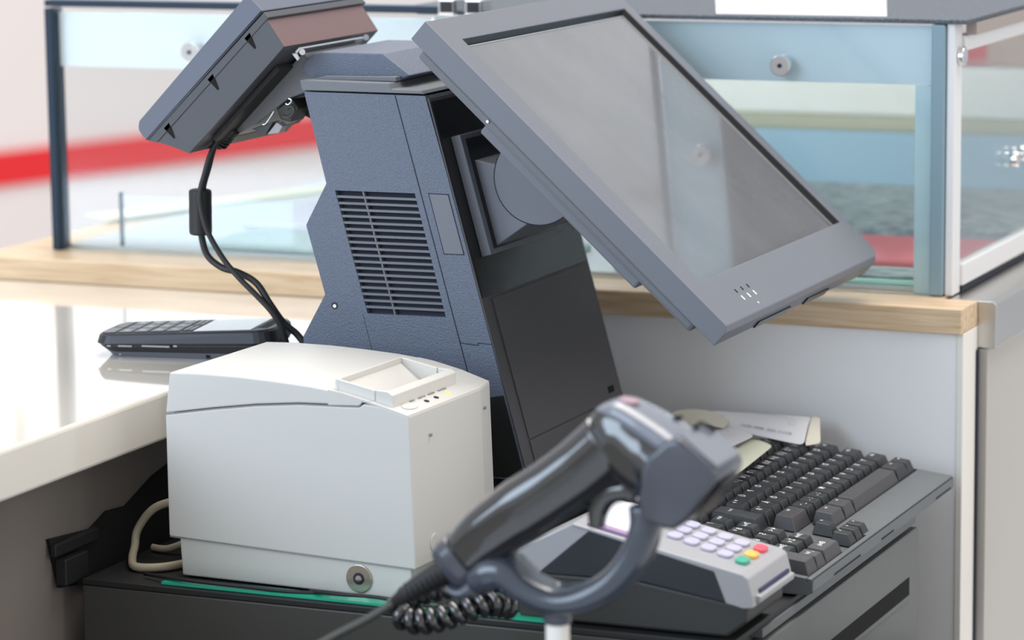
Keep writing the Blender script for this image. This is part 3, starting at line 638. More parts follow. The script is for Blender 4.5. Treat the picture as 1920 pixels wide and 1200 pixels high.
ko = cyl('round_boss', (0.0040, 0.028, 0.036), (1, 0, 0), 0.0062, 0.0007, m_print, pr, seg=28, bevel=0.0003)
ws = cyl('keyhole_washer', (-0.0395, 0.0019, 0.0128), (0, -1, 0), 0.0098, 0.0016, m_washer, pr, seg=36, bevel=0.0004)
cyl('washer_recess', (-0.0395, 0.0002, 0.0128), (0, -1, 0), 0.0042, 0.0002, m_seam, ws, seg=24, local=True)
cyl('hex_screw', (-0.0390, 0.0001, 0.0130), (0, -1, 0), 0.0026, 0.0011, m_chrome, ws, seg=6, local=True)

gf = prism('green_film', [(-0.185, -0.0225), (0.050, -0.0235), (0.115, -0.024), (0.115, -0.0115), (0.02, -0.0110), (-0.185, -0.0090)], 0.0004, 0.0022, m_green, axis='z')
setp(gf, 'bright green plastic strip lying along the drawer edge under the printer', 'plastic strip')
def cable(label, pts, r, m=m_black, name='black_cable', grp=None):
    return setp(tube(name, pts, r, m), label, 'cable', grp)
cable('thin black cable lying on the drawer edge left of the nickel washer', [(-0.205, -0.010, 0.0030), (-0.165, -0.021, 0.0045), (-0.12, -0.021, 0.0040), (-0.085, -0.019, 0.0032), (-0.06, -0.012, 0.0028)], 0.0014)
cable('thin black cable arching below the nickel washer', [(-0.075, -0.013, 0.0032), (-0.050, -0.0245, 0.0062), (-0.020, -0.0245, 0.0068), (0.012, -0.0245, 0.0045), (0.045, -0.020, 0.0038)], 0.0013)
b1_ = cable('beige network cable looping out beside the left end of the printer', [(-0.195, 0.07, 0.0440), (-0.2130, 0.055, 0.0412), (-0.2310, 0.050, 0.0345), (-0.2435, 0.048, 0.0190), (-0.2420, 0.040, 0.0080), (-0.2325, 0.020, 0.0045), (-0.2200, 0.004, 0.0035), (-0.2020, 0.010, 0.0036), (-0.19, 0.03, 0.0036)], 0.0030, m_beigecable, 'beige_cable')
cable('beige cable lying behind the looped one on the drawer', [(-0.2390, 0.060, 0.0034), (-0.2250, 0.058, 0.0040), (-0.2080, 0.062, 0.0110), (-0.198, 0.072, 0.0160)], 0.0025, m_beigecable, 'beige_cable')

# ------------------------------------------------------------ phone handset on the counter
pa = R(9.5)
ph = empty('cordless_phone', 'black cordless phone handset lying on the glossy white counter', 'phone', Matrix.Translation((-0.339, 0.174, 0.1167)) @ Matrix.Rotation(pa, 4, 'Z'))
def rrect(x0, x1, ya, yb, r, n=5):
    out = []
    for cx, cy, a0 in ((x1-r, yb-r, 0), (x0+r, yb-r, 90), (x0+r, ya+r, 180), (x1-r, ya+r, 270)):
        for k in range(n + 1):
            a = R(a0 + 90*k/n); out.append((cx + r*math.cos(a), cy + r*math.sin(a)))
    return out
def loft(bm, rings):
    V = [[bm.verts.new(p) for p in r] for r in rings]; n = len(V[0])
    for a, b in zip(V, V[1:]):
        for k in range(n): bm.faces.new((a[k], a[(k+1) % n], b[(k+1) % n], b[k]))
    bm.faces.new(V[0][::-1]); bm.faces.new(V[-1])
def pz(x, f):   # z of a level f in 0..1 at x (wedge)
    return (0.0175 + 0.0075 * (x + 0.01) / 0.138) * f
PX0, PX1, PY0, PY1 = -0.010, 0.130, -0.001, 0.060
def pring(ins, f, r=0.014): return [Vector((x, y, pz(x, f))) for x, y in rrect(PX0+ins, PX1-ins, PY0+ins, PY1-ins, r)]
bm = bm_new(); loft(bm, [pring(0.007, 0.0), pring(0.005, 0.16), pring(0.0045, 0.20)]); obj('phone_base', bm, m_phonebot, ph)
bm = bm_new(); loft(bm, [pring(0.0045, 0.201), pring(0.0005, 0.45), pring(0.0005, 0.50)]); obj('grip_band', bm, m_phonegrip, ph)
bm = bm_new(); loft(bm, [pring(0.0, 0.505), pring(-0.0015, 0.58), pring(0.0, 0.90), pring(0.0015, 0.97), pring(0.0025, 0.97)]); obj('upper_shell', bm, m_phone, ph)
slope = math.atan(0.0075 / 0.138)
def pkey(name, x0, x1, ya, yb, m, h=0.0008, b=0.0003, par=ph):
    z0 = pz(x0, 0.97); z1_ = pz(x1, 0.97)
    bm = bm_new(); vs = []
    for dz in (0, h): vs += [bm.verts.new((x0, ya, z0+dz)), bm.verts.new((x1, ya, z1_+dz)), bm.verts.new((x1, yb, z1_+dz)), bm.verts.new((x0, yb, z0+dz))]
    for f in ((0,3,2,1),(4,5,6,7),(0,1,5,4),(1,2,6,5),(2,3,7,6),(3,0,4,7)): bm.faces.new([vs[i] for i in f])
    return obj(name, bm, m, par, bevel=b)
cols = [(0.0045, 0.0195), (0.0215, 0.0365), (0.0385, 0.0535)]
for r in range(4):
    x = 0.0065 + r * 0.0128
    for (ya, yb) in cols:
        k = pkey('phone_key', x, x + 0.0112, ya, yb, m_phonekey)
        if r > 0 or ya > 0.03 or ya < 0.01:
            pkey('key_mark', x + 0.0035, x + 0.0075, ya + 0.004, yb - 0.004, m_leg if False else m_silver, 0.0001, 0, par=k).location = (0, 0, 0.00082)
            
pkey('soft_key', -0.0055, 0.0045, 0.0045, 0.0260, m_phonekey); pkey('soft_key', -0.0035, 0.0045, 0.0280, 0.0530, m_phonekey)
for ya, yb in ((0.006, 0.026), (0.030, 0.052)):
    pkey('navigation_key', 0.0580, 0.0615, ya, yb, m_phonekey)
    pkey('navigation_key', 0.0625, 0.0660, ya, yb, m_phonekey)
pkey('display_window', 0.0675, 0.1130, 0.0035, 0.0565, m_lcd, 0.0004)
for i in range(3): pkey('earpiece_slot', 0.1160 + i*0.0030, 0.1174 + i*0.0030, 0.012, 0.048, m_void, 0.0003, 0)
for (a_, b_) in ((0.000, 0.003), (0.009, 0.020), (0.028, 0.050), (0.053, 0.056)):
    box('side_insert', a_, b_, -0.0012, 0.0010, pz(a_, 0.455), pz(a_, 0.515), m_silver, ph)
box('side_insert', 0.0515, 0.0522, -0.0016, 0.0010, pz(0.05, 0.44), pz(0.05, 0.53), m_void, ph)
cyl('side_dimple', (0.0785, 0.0052, 0.0022), (0, -1, 0), 0.0017, 0.0010, m_void, ph, seg=14)
cyl('side_dimple', (0.0080, 0.0062, 0.0016), (0, -1, 0), 0.0009, 0.0012, m_silver, ph, seg=14)

# ------------------------------------------------------------ keyboard (layout runs from the wall towards the viewer)
KB = empty('pos_keyboard', 'dark grey keyboard with white legends on the cash drawer', 'keyboard', T(0.2450, 0.4460, 0.0004))
# local: u = distance from the wall end (-Y), v = distance back from the front edge (-X)
def kl(u, v, z=0): return Vector((-v, -u, z))
KU = 0.3465
zb = lambda v: 0.0128 + max(0, v - 0.0015) * 0.118      # top surface of the body
TL = math.atan(0.118)
prof = [(0.0, 0.0035), (0.0, 0.0122), (-0.0015, 0.0130), (-0.156, zb(0.156)), (-0.163, zb(0.156) - 0.004), (-0.163, 0.003), (-0.02, 0.0012), (-0.004, 0.0012)]
# key bed is recessed: body top made of border pieces around a lower bed
bedz = 0.0035
prism('body_shell', [(x, z if z < 0.0125 and x > -0.003 else (z - bedz if z > 0.0122 else z)) for x, z in prof], -KU, 0.0, m_kb, KB, bevel=0.0008)
def rim(name, u0, u1, v0, v1, m=m_kb, lift=0.0, bev=0.0004):
    return prism(name, [(-v0, zb(v0) - bedz - 0.001), (-v1, zb(v1) - bedz - 0.001), (-v1, zb(v1) + lift), (-v0, zb(v0) + lift)], -u1, -u0, m, KB, bevel=bev)
YP = 0.446
def U(y): return YP - y
rim('palm_strip', 0.0, U(0.3552), 0.0012, 0.0285); rim('palm_strip', U(0.3547), U(0.2985), 0.0012, 0.0285); rim('palm_strip', U(0.2980), U(0.2335), 0.0012, 0.0285)
rim('palm_strip', U(0.2345), KU, 0.0012, 0.0045)
rim('palm_strip', U(0.2490), U(0.2340), 0.0290, 0.0350) if False else None
rim('end_border', KU - 0.0055, KU, 0.0050, 0.156)
rim('end_border', 0.0, 0.0022, 0.0290, 0.156)
rim('rear_border', 0.0024, KU - 0.006, 0.146, 0.156)
rim('filler', U(0.2480), U(0.2400), 0.0290, 0.0330) if False else None
for a_, b_ in ((0.01, 0.05), (0.16, 0.19), (0.24, 0.30)):
    prism('front_groove', [(0.0002, 0.0046), (0.0002, 0.0060), (-0.001, 0.0060), (-0.001, 0.0046)], -b_, -a_, m_seam, KB)
for u_ in (0.02, 0.14, 0.26): cyl('rubber_foot', kl(u_, 0.02, -0.0003), (0, 0, 1), 0.005, 0.0018, m_black, KB, seg=16)

def key_mesh(w, d, hgt, sx=0.0024, front=0.0052, rear=0.0008):
    """w along u, d along v; keycap with sloped sides, origin front centre"""
    bm = bm_new()
    B = [(-w/2, 0), (w/2, 0), (w/2, d), (-w/2, d)]
    Tp = [(-w/2 + sx, front), (w/2 - sx, front), (w/2 - sx, d - rear), (-w/2 + sx, d - rear)]
    b = [bm.verts.new((-v, -u, 0)) for u, v in B]; t = [bm.verts.new((-v, -u, hgt)) for u, v in Tp]
    # shallow dish along the cap
    bm.faces.new(b); bm.faces.new(t)
    for k in range(4): bm.faces.new((b[k], b[(k+1) % 4], t[(k+1) % 4], t[k]))
    bmesh.ops.recalc_face_normals(bm, faces=bm.faces)
    bmesh.ops.bevel(bm, geom=[e for e in bm.edges], offset=0.0005, segments=1, affect='EDGES')
    me = bpy.data.meshes.new('key_mesh'); bm.to_mesh(me); bm.free(); return me
KM = {}; TX = {}
MIR = Matrix(((0, -1, 0, 0), (-1, 0, 0, 0), (0, 0, 1, 0), (0, 0, 0, 1)))   # text right -> -Y, text up -> -X  (mirrored photograph)
def key(u0, u1, v0, v1, leg='', m=m_key, h=0.0098, size=0.0066, dy=0.0, two=False):
    w = u1 - u0 - 0.0009; d = v1 - v0 - 0.0009
    kk_ = (round(w, 4), round(d, 4), h, m.name)
    if kk_ not in KM:
        me = key_mesh(w, d, h); me.materials.append(m); KM[kk_] = me
    o = bpy.data.objects.new('keycap', KM[kk_]); COL.objects.link(o); o.parent = KB
    v = v0 + 0.0004
    o.location = kl((u0 + u1) / 2, v, zb(v) - 0.0028)
    o.rotation_euler = (0, TL, 0)
    WM[o.name] = Matrix()
    if leg:
        for i, s in enumerate(leg.split('|')):
            if not s: continue
            sz = size if len(s) < 3 else size * 0.62
            if (s, sz) not in TX:
                me = text_mesh(s, sz); me.transform(MIR); me.materials.append(m_leg); TX[(s, sz)] = me
            t = bpy.data.objects.new('legend', TX[(s, sz)]); COL.objects.link(t); t.parent = o
            n = len(leg.split('|'))
            off = 0 if n == 1 else (-0.0028 if i == 0 else 0.0028)
            if n == 1: off = -min(0.002, w * 0.12)
            t.location = (-(0.0052 + (d - 0.006) * (0.70 if n == 1 else 0.55)), -off, h + 0.00015)
            WM[t.name] = Matrix()
    return o
PU = 0.01715; u_off = -0.0005
RV = [0.0295, 0.0490, 0.0685, 0.0880, 0.1075, 0.1290]      # front v of each row: ctrl, shift, home, tab, number, function
RP = 0.0188
u = lambda c: u_off + 0.0025 + c * PU
def rowkeys(r, start, items, **k):
    c = start
    for it in items:
        s, w = (it, 1) if isinstance(it, str) else it
        if s is not None: key(u(c), u(c + w), RV[r], RV[r] + RP, s, **k)
        c += w
    return c
# bottom row
key(u(0), u(0.98), RV[0], RV[0] + RP, 'Strg', size=0.0044, m=m_key)
key(U(0.4290), U(0.4020), RV[0], RV[0] + RP, 'Alt', m=m_key, size=0.0044)
key(U(0.4015), U(0.2935), RV[0], RV[0] + RP, '', m=m_spacekey)
key(U(0.2930), U(0.2700), RV[0], RV[0] + RP, 'Alt', m=m_spacekey, size=0.0044)
key(U(0.2695), U(0.2420), RV[0], RV[0] + RP, 'Strg', m=m_spacekey, size=0.0044)
rowkeys(1, 0, [('Shift', 1.5), 'Y', 'X', 'C', 'V', 'B', 'N', 'M', ';|,', ':|.', '_|-', ('', 0.0)][:-1])
key(u(11.5), u(13.55), RV[1], RV[1] + RP, 'Shift', m=m_spacekey, size=0.0048)
rowkeys(2, 0, [('Caps', 1.5), 'A', 'S', 'D', 'F', 'G', 'H', 'J', 'K', 'L', 'Ö', 'Ä', "'|#"])
rowkeys(3, 0, [('Tab', 1.25), 'Q', 'W', 'E', 'R', 'T', 'Z', 'U', 'I', 'O', 'P', 'Ü', '*|+'])
key(u(13.6), u(15.0), RV[2], RV[3] + RP, 'Enter', m=m_key, size=0.0052)
rowkeys(4, 0, ['^', '!|1', '"|2', '§|3', '$|4', '%|5', '&|6', '/|7', '(|8', ')|9', '=|0', '?|ß', '`|´', ('Back', 2)])
rowkeys(5, 0, ['Esc', 'F1', 'F2', 'F3', 'F4', 'F5', 'F6', 'F7', 'F8', 'F9', 'F10', 'F11', 'F12', ('Druck', 1), ('Rollen', 1)], h=0.0082)
# arrows
AR = 0.0046
for (ya, yb, s) in ((0.2470, 0.2322, '<'), (0.2320, 0.2172, 'v'), (0.2170, 0.2022, '>')):
    key(U(ya), U(yb), AR, AR + 0.0175, s, h=0.0085, size=0.004)
key(U(0.2330), U(0.2170), AR + 0.0185, AR + 0.0355, '^', h=0.0085, size=0.005)
# number pad, one row further forward than the main block
NC = [0.1990, 0.1815, 0.1640, 0.1465, 0.1290]
NC = [0.1830, 0.1650, 0.1473, 0.1290, 0.1068]
NR = [0.0046 + 0.0192 * k for k in range(7)]
def nk(c0, c1, r0, r1, s, **k): key(U(NC[c0]) , U(NC[c1]), NR[r0], NR[r1] - 0.0004, s, **k)
nk(0, 2, 0, 1, '0|Einfg', m=m_spacekey); nk(2, 3, 0, 1, ',|Entf', m=m_spacekey); nk(3, 4, 0, 2, 'Enter', m=m_spacekey, h=0.0110)
for r, ss in ((1, ('1|Ende', '2|v', '3|Bild')), (2, ('4|<', '5', '6|>')), (3, ('7|Pos1', '8|^', '9|Bild'))):
    for c, s in enumerate(ss): nk(c, c + 1, r, r + 1, s)
nk(3, 4, 2, 4, '+'); 
for c, s in enumerate(('Num', '/', '*', '-')): nk(c, c + 1, 4, 5, s)
for c, s in enumerate(('Einfg', 'Pos1', 'Bild', 'Pause')): nk(c, c + 1, 5, 6, s)
for c, s in enumerate(('Entf', 'Ende', 'Bild', 'Stop')): nk(c, c + 1, 6, 7 - 0, s) if False else None

# ------------------------------------------------------------ receipts between keyboard and wall
def sheet(name, label, G, m, cat='receipt', thick=0.00025):
    """G: grid of world points"""
    bm = bm_new(); V = [[bm.verts.new(p) for p in row] for row in G]
    for i in range(len(V) - 1):
        for j in range(len(V[0]) - 1): bm.faces.new((V[i][j], V[i][j+1], V[i+1][j+1], V[i+1][j]))
    o = obj(name, bm, m, smooth=True)
    s = o.modifiers.new('thick', 'SOLIDIFY'); s.thickness = thick
    s2 = o.modifiers.new('sub', 'SUBSURF'); s2.levels = 1; s2.render_levels = 2; s2.boundary_smooth = 'PRESERVE_CORNERS'
    return setp(o, label, cat)
def bil(A, B, C_, D, nu, nv, bulge):
    """A,B top edge; C_,D bottom edge"""
    A, B, C_, D = map(Vector, (A, B, C_, D)); G = []
    for j in range(nv + 1):
        t = j / nv; row = []
        for i in range(nu + 1):
            s = i / nu; p = (A.lerp(B, s)).lerp(C_.lerp(D, s), t); row.append(p + bulge(s, t))
        G.append(row)
    return G
G = bil((0.0420, 0.4680, 0.0462), (0.1237, 0.4660, 0.0474), (0.0478, 0.4300, 0.0425), (0.1345, 0.4150, 0.0345), 8, 5, lambda s, t: Vector((0, 0, 0.0035 * math.sin(math.pi * t))))
r1 = sheet('receipt', 'white printed receipt folded on top of the others, against the counter wall', G, m_paper)
G = bil((0.1237, 0.4662, 0.0474), (0.1297, 0.4680, 0.0466), (0.1345, 0.4155, 0.0340), (0.1412, 0.4350, 0.0330), 4, 5, lambda s, t: Vector((0, 0, 0.002 * math.sin(math.pi * t))))
fl = sheet('folded_flap', None, G, m_paper2, None)
fl.parent = r1
def rline(s, sx, tx, size):
    me = text_mesh(s, size)
    A, B, C_, D = map(Vector, ((0.0420, 0.4680, 0.0462), (0.1237, 0.4660, 0.0474), (0.0478, 0.4300, 0.0425), (0.1345, 0.4150, 0.0345)))
    n = (B - A).cross(C_ - A).normalized(); n = n if n.z > 0 else -n
    for v in me.vertices:
        s_ = sx - v.co.x / (B - A).length; t_ = tx - v.co.y / (C_ - A).length
        v.co = A.lerp(B, s_).lerp(C_.lerp(D, s_), t_) + Vector((0, 0, 0.0035 * math.sin(math.pi * max(0, min(1, t_))) )) + n * 0.0008
    obj('printed_line', me, m_ink, r1)
rline('07.11.11 10:55   80081: 005.01', 0.60, 0.80, 0.0034)
rline('17', 0.14, 0.60, 0.0034)
for k_, (s, cx) in enumerate((('. :-:::-::::-::.', 0.56), ('.:::: :: ::::: .', 0.66), (':-:: .: ::-:', 0.80), ('::::.: ::::', 0.84), ('.: :-::-:::', 0.84))):
    rline(s, cx, 0.12 + 0.10 * k_, 0.0030)
G = bil((0.0600, 0.4330, 0.0425), (0.1010, 0.3970, 0.0435), (0.0680, 0.3200, 0.0425), (0.0930, 0.3150, 0.0430), 6, 5, lambda s, t: Vector((0, 0, 0.002 * math.sin(math.pi * s))))
sheet('receipt', 'blank white slip lying under the folded receipt, nearest the scanner head', G, m_paper)
G = bil((0.0960, 0.4000, 0.0400), (0.1170, 0.3930, 0.0378), (0.0980, 0.2800, 0.0400), (0.1290, 0.2640, 0.0392), 5, 6, lambda s, t: Vector((0, 0, 0.0015 * math.sin(math.pi * s))))
sheet('receipt', 'pale yellow slip lying across the back keys of the keyboard', G, m_paper3)
G = bil((0.0100, 0.4600, 0.0455), (0.0620, 0.4500, 0.0450), (0.0250, 0.4050, 0.0405), (0.0720, 0.4080, 0.0450), 6, 5, lambda s, t: Vector((0, 0, 0.004 * math.sin(math.pi * s))))
sheet('receipt', 'cream curled receipt at the back beside the foot of the terminal', G, m_paper2)

# ------------------------------------------------------------ card terminal
pp_ = empty('card_terminal', 'grey card payment terminal with lilac keys in front of the keyboard', 'card reader', T(0.16, 0.015, 0))
yA, yB = -0.020, 0.0560
def cp(name, pts, ya, yb, m, **k): return prism(name, pts, ya, yb, m, pp_, local=False, **k)
cp('base_shell', [(0.0820, 0.0012), (0.2120, 0.0012), (0.2260, 0.0012), (0.2395, 0.0120), (0.2395, 0.0210), (0.2281, 0.0238), (0.1637, 0.0330), (0.0957, 0.0325), (0.0745, 0.0420), (0.0780, 0.0120)], yA + 0.002, yB - 0.002, m_pinbase, bevel=0.002)
cp('rear_cover', [(0.0738, 0.0432), (0.0957, 0.0330), (0.1600, 0.0345), (0.1560, 0.0600), (0.1202, 0.0676)], yA + 0.0006, yB - 0.0006, m_silver, bevel=0.001)
cp('side_panel', [(0.0957, 0.0326), (0.1321, 0.0640), (0.2150, 0.0470), (0.2200, 0.0430), (0.2300, 0.0250), (0.2281, 0.0242), (0.1637, 0.0338)], yA - 0.0002, yA + 0.004, m_pindark, bevel=0.0006)
cp('top_shell', [(0.1202, 0.0682), (0.2371, 0.0441), (0.2410, 0.0415), (0.2440, 0.0300), (0.2445, 0.0225), (0.2380, 0.0215), (0.2260, 0.0240), (0.2180, 0.0440), (0.1300, 0.0640), (0.1200, 0.0660)], yA - 0.0008, yB + 0.0008, m_silver, bevel=0.0022, seg=3)
cp('lower_lip', [(0.2385, 0.0215), (0.2470, 0.0245), (0.2475, 0.0290), (0.2430, 0.0300), (0.2380, 0.0260)], yA + 0.006, yB - 0.002, m_silver, bevel=0.001)
cp('card_slot', [(0.2425, 0.0302), (0.2452, 0.0302), (0.2448, 0.0322), (0.2420, 0.0322)], yA + 0.012, yB - 0.006, m_navy)
ka = Vector((0.2371 - 0.1202, 0, 0.0441 - 0.0682)).normalized(); kc = Vector((-ka.z, 0, ka.x))
def face(s, y, h=0.0): return Vector((0.1202, y, 0.0682)) + ka * s + kc * h
KMX = Matrix(((ka.x, 0, kc.x, 0), (0, 1, 0, 0), (ka.z, 0, kc.z, 0), (0, 0, 0, 1)))
def pk(name, x, y, w, d, m, h=0.0022):
    s = (x - 0.1202) / ka.x
    mt = T(*face(s, y)) @ KMX
    return prism(name, rrect(-w/2, w/2, -d/2, d/2, min(w, d) * 0.34, 3), 0, h, m, pp_, axis='z', mtx=mt, local=False, bevel=0.0006)
for r in range(4):
    for c in range(3):
        pk('number_key', 0.1790 + r * 0.0123, [0.0165, 0.0325, 0.0485][c] - r * 0.0022 - 0.003, 0.0092, 0.0120, m_pinkey)
for y, m, l in ((0.0035, m_grn, 'green confirm key'), (0.0205, m_yel, 'orange correction key'), (0.0385, m_red, 'red cancel key')):
    o = pk('function_key', 0.2288, y, 0.0082, 0.0120, m, 0.0026); o['label'] = l
for x, y in ((0.1630, 0.014), (0.1650, 0.030), (0.1665, 0.045)):
    pk('menu_key', x, y, 0.0045, 0.0105, m_purple)
mbx = box('display_window', 0.018, 0.036, 0.022, 0.048, 0.0003, 0.0008, m_pindark, pp_, mtx=T(0.1202, 0, 0.0682) @ KMX, local=False)
G = bil((0.1400, 0.0032, 0.0797), (0.1570, 0.0141, 0.0762), (0.1310, -0.0100, 0.0660), (0.1580, -0.0100, 0.0605), 4, 4, lambda s, t: Vector((0, 0.0012 * math.sin(math.pi * t), 0)))
box('tear_bar', 0.0090, 0.0440, -0.0165, -0.0105, 0.0002, 0.0024, m_purple, pp_, mtx=T(0.1202, 0, 0.0682) @ KMX, local=False, bevel=0.0005)
rp = sheet('paper_roll_end', None, G, m_paper, None); rp.parent = pp_; rp.matrix_parent_inverse = Matrix.Translation((-0.16, -0.015, 0))

# ------------------------------------------------------------ scanner and its cradle
ys = -0.22
sc = empty('barcode_scanner', 'glossy black handheld barcode scanner resting in its cradle', 'scanner', T(0.20, ys, 0.12))
def sp(pts): return [Vector((x, ys + (y if y else 0), z)) for x, z, y in pts]
# handle: elliptical sweep
def sweep(name, pts, rz, ry, m, seg=20, **k):
    """pts in the XZ plane (x,z); rz = half thickness in plane, ry = half width across"""
    P = [Vector((x, ys, z)) for x, z in pts]
    Q = catmull(P, 6)
    def ip(rr):
        out = []
        for i in range(len(Q)):
            t = i / 6; j = min(int(t), len(rr) - 2); out.append(rr[j] + (rr[j+1] - rr[j]) * (t - j))
        return out
    a_, b_ = ip(rz), ip(ry)
    bm = bm_new(); rings = []; n = len(Q)
    for i, p in enumerate(Q):
        t = (Q[min(i+1, n-1)] - Q[max(i-1, 0)]).normalized(); w = Vector((-t.z, 0, t.x))
        rg = []
        for k_ in range(seg):
            a = 2*math.pi*k_/seg; ca, sa = math.cos(a), math.sin(a)
            e = 0.75
            rg.append(bm.verts.new(p + w * a_[i] * math.copysign(abs(ca)**e, ca) + Vector((0, 1, 0)) * b_[i] * math.copysign(abs(sa)**e, sa)))
        rings.append(rg)
    for a, b in zip(rings, rings[1:]):
        for k_ in range(seg): bm.faces.new((a[k_], a[(k_+1) % seg], b[(k_+1) % seg], b[k_]))
    bm.faces.new(rings[0]); bm.faces.new(rings[-1][::-1])
    return obj(name, bm, m, sc, local=False, smooth=True, **k)
sweep('handle', [(0.1345, 0.0925), (0.1500, 0.1075), (0.1720, 0.1240), (0.1930, 0.1385), (0.2120, 0.1530), (0.2300, 0.1690)],
      [0.0150, 0.0178, 0.0192, 0.0190, 0.0195, 0.0200], [0.013, 0.0155, 0.017, 0.017, 0.0175, 0.019], m_blackshiny)
sweep('handle_collar', [(0.1265, 0.0850), (0.1310, 0.0893), (0.1360, 0.0940)], [0.0150, 0.0172, 0.0168], [0.0135, 0.0158, 0.0158], m_scan)
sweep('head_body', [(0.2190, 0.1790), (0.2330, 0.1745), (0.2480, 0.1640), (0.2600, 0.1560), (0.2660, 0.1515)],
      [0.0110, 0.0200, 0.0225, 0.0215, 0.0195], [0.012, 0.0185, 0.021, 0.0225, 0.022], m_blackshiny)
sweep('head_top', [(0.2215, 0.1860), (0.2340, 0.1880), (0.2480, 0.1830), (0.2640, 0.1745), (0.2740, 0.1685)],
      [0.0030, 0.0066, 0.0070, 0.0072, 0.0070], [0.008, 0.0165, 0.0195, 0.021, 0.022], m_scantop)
nose = prism('scan_nose', [(0.2590, 0.1665), (0.2545, 0.1560), (0.2530, 0.1420), (0.2560, 0.1285), (0.2740, 0.1245), (0.2830, 0.1325), (0.3005, 0.1555), (0.2990, 0.1620), (0.2780, 0.1790), (0.2700, 0.1765)], ys - 0.024, ys + 0.024, m_scan, sc, local=False, bevel=0.004, seg=4, smooth=True)
prism('nose_cap', [(0.2760, 0.1793), (0.2992, 0.1622), (0.2984, 0.1640), (0.2780, 0.1802)], ys - 0.019, ys + 0.020, m_scantop, sc, local=False, bevel=0.0006)
prism('scan_window', [(0.2845, 0.1315), (0.3012, 0.1530), (0.3020, 0.1524), (0.2853, 0.1309)], ys - 0.018, ys + 0.018, m_glossblack, sc, local=False)
nd = Vector((0.0212, 0, -0.0171))
tube('side_groove', [(0.2500, ys - 0.0205, 0.1590), (0.2540, ys - 0.0235, 0.1500), (0.2500, ys - 0.0205, 0.1430)], 0.0012, m_seam, sc, local=False)
cyl('top_button', (0.2405, ys - 0.003, 0.1925), (0.15, 0, 1), 0.0060, 0.0022, mat('reddish_lamp_lens', (0.42, 0.27, 0.31, 1), 0.3), sc, local=False, bevel=0.0006)
tube('top_slot', [(0.2800, ys - 0.002, 0.1800), (0.2800, ys + 0.008, 0.1812), (0.2860, ys + 0.014, 0.1760)], 0.0012, m_void, sc, local=False)
tube('top_slot', [(0.2640, ys + 0.008, 0.1832), (0.2660, ys + 0.013, 0.1826)], 0.0014, m_void, sc, local=False, n=1)
sweep('trigger', [(0.2190, 0.1180), (0.2200, 0.1290), (0.2260, 0.1375), (0.2360, 0.1405), (0.2440, 0.1385)], [0.0042, 0.0062, 0.0068, 0.0062, 0.005], [0.005, 0.006, 0.0065, 0.0065, 0.006], m_blackshiny)
# strain relief and cord
sweep('strain_relief', [(0.1290, 0.0870), (0.1130, 0.0780), (0.0970, 0.0672), (0.0880, 0.0608)], [0.0080, 0.0066, 0.0052, 0.0030], [0.008, 0.0066, 0.0052, 0.003], m_black)
bm = bm_new()
for k_ in range(9):
    t = k_ / 9; c = Vector((0.1265, ys, 0.0855)).lerp(Vector((0.0960, ys, 0.0665)), t)
    add_cyl(bm, c, (-0.85, 0, -0.52), 0.0086 - 0.0026 * t, 0.0016, 18)
obj('relief_rib', bm, m_black, sc, local=False)
tube('scanner_cord', [(0.0890, ys, 0.0612), (0.0720, ys - 0.002, 0.0500), (0.0500, ys - 0.005, 0.0375), (0.0250, ys - 0.012, 0.0220), (-0.0100, ys - 0.02, -0.0020)], 0.0026, m_drawer, sc, local=False)

st = empty('scanner_cradle', 'blue grey scanner cradle on a white pole', 'scanner stand', T(0.1935, ys, -0.135))
def csweep(name, pts, rz, ry, m, **k):
    global sc
    keep = sc; sc = st; o = sweep(name, pts, rz, ry, m, **k); sc = keep; return o
csweep('cradle_hook', [(0.1440, 0.0800), (0.1520, 0.0850), (0.1620, 0.0870), (0.1760, 0.0780), (0.1930, 0.0728), (0.2110, 0.0752), (0.2290, 0.0855), (0.2420, 0.1010), (0.2490, 0.1190), (0.2480, 0.1330)],
       [0.0085, 0.0105, 0.0105, 0.0082, 0.0080, 0.0088, 0.0092, 0.0092, 0.0088, 0.0080], [0.015, 0.017, 0.017, 0.0165, 0.016, 0.015, 0.014, 0.013, 0.012, 0.010], m_ring, seg=24)
csweep('cradle_cup', [(0.1290, 0.0760), (0.1370, 0.0735), (0.1450, 0.0775)], [0.003, 0.0045, 0.007], [0.016, 0.017, 0.017], m_ring)
cyl('hook_screw', (0.1925, ys - 0.004, 0.0795), (0, -0.1, 1), 0.0045, 0.0010, m_silver, st, local=False)
cyl('pole_socket', (0.1935, ys, 0.0580), (0, 0, 1), 0.0082, 0.0110, m_ring, st, local=False, bevel=0.001, smooth=False, seg=32)
cyl('pole', (0.1935, ys, -0.120), (0, 0, 1), 0.0070, 0.1785, m_cream, st, local=False, seg=32)
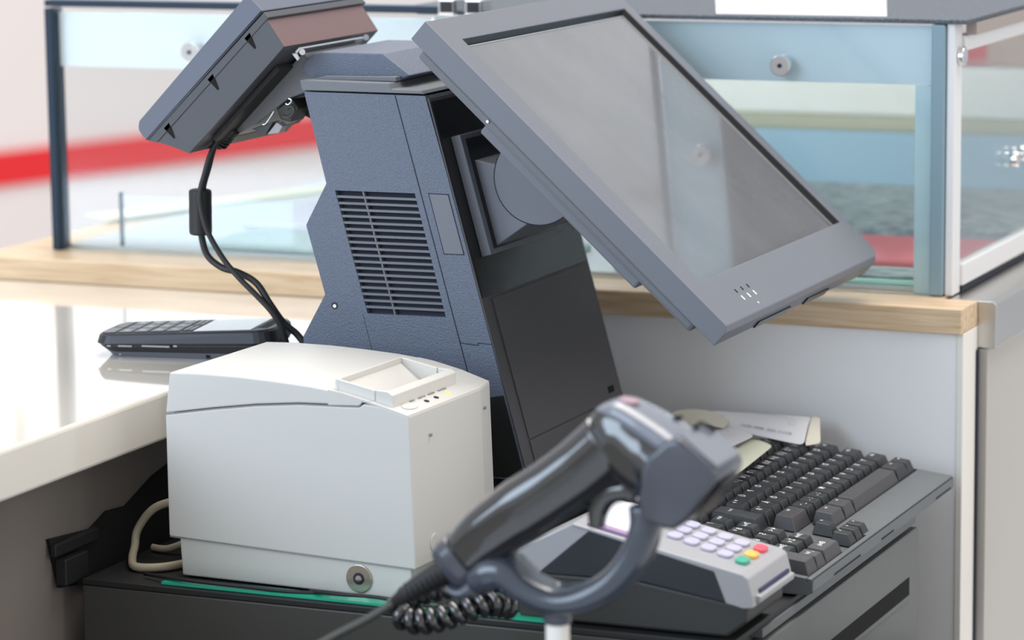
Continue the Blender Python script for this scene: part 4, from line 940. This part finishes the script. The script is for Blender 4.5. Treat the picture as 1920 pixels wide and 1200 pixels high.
cyl('stand_foot', (0.1935, ys, -0.1345), (0, 0, 1), 0.075, 0.014, m_ring, st, local=False, seg=48, bevel=0.003)

# coiled cord looping in front of the drawer
core_pts = catmull([(0.1250, -0.100, 0.0560), (0.0980, -0.105, 0.0500), (0.0720, -0.115, 0.0440), (0.0540, -0.122, 0.0385), (0.0470, -0.128, 0.0300), (0.0560, -0.130, 0.0245), (0.0740, -0.128, 0.0265), (0.0900, -0.122, 0.0325), (0.1020, -0.112, 0.0350), (0.1080, -0.095, 0.0300)], 12)
def helix(pts, turns, rad):
    out = []; n = len(pts); L_ = [0]
    for a, b in zip(pts, pts[1:]): L_.append(L_[-1] + (b - a).length)
    N = turns * 12; prev = Vector((0, 1, 0))
    for i in range(N + 1):
        s = L_[-1] * i / N; j = max(k for k in range(n) if L_[k] <= s + 1e-9); j = min(j, n - 2)
        t = (s - L_[j]) / (L_[j+1] - L_[j]); p = pts[j].lerp(pts[j+1], t); d = (pts[j+1] - pts[j]).normalized()
        prev = (prev - d * prev.dot(d)).normalized(); v = d.cross(prev); a = 2*math.pi*i/12
        out.append(p + (prev * math.cos(a) + v * math.sin(a)) * rad)
    return out
bm = bm_new(); add_tube(bm, helix(core_pts, 23, 0.0062), 0.0031, 8)
ck = obj('coiled_cord', bm, m_blackshiny, smooth=True); setp(ck, 'glossy black coiled cord looping below the scanner handle', 'cord')

# ------------------------------------------------------------ globe lamps of the hall (seen only as reflections)
for i, (x, y, z, r, l) in enumerate(((-2.11, 2.83, 0.662, 0.055, 'warm globe lamp hanging in the hall, nearer the red stripe'), (0.383, 3.234, 1.234, 0.040, 'small warm globe lamp hanging above the far end of the case'))):
    lp = empty('globe_lamp', l, 'lamp', T(x, y, z), 'globe lamps of the hall')
    bm = bm_new(); bmesh.ops.create_uvsphere(bm, u_segments=24, v_segments=14, radius=r); obj('globe', bm, m_lamp, lp, smooth=True)
    cyl('lamp_cord', (0, 0, r), (0, 0, 1), 0.006, 1.0, m_black, lp, seg=8)
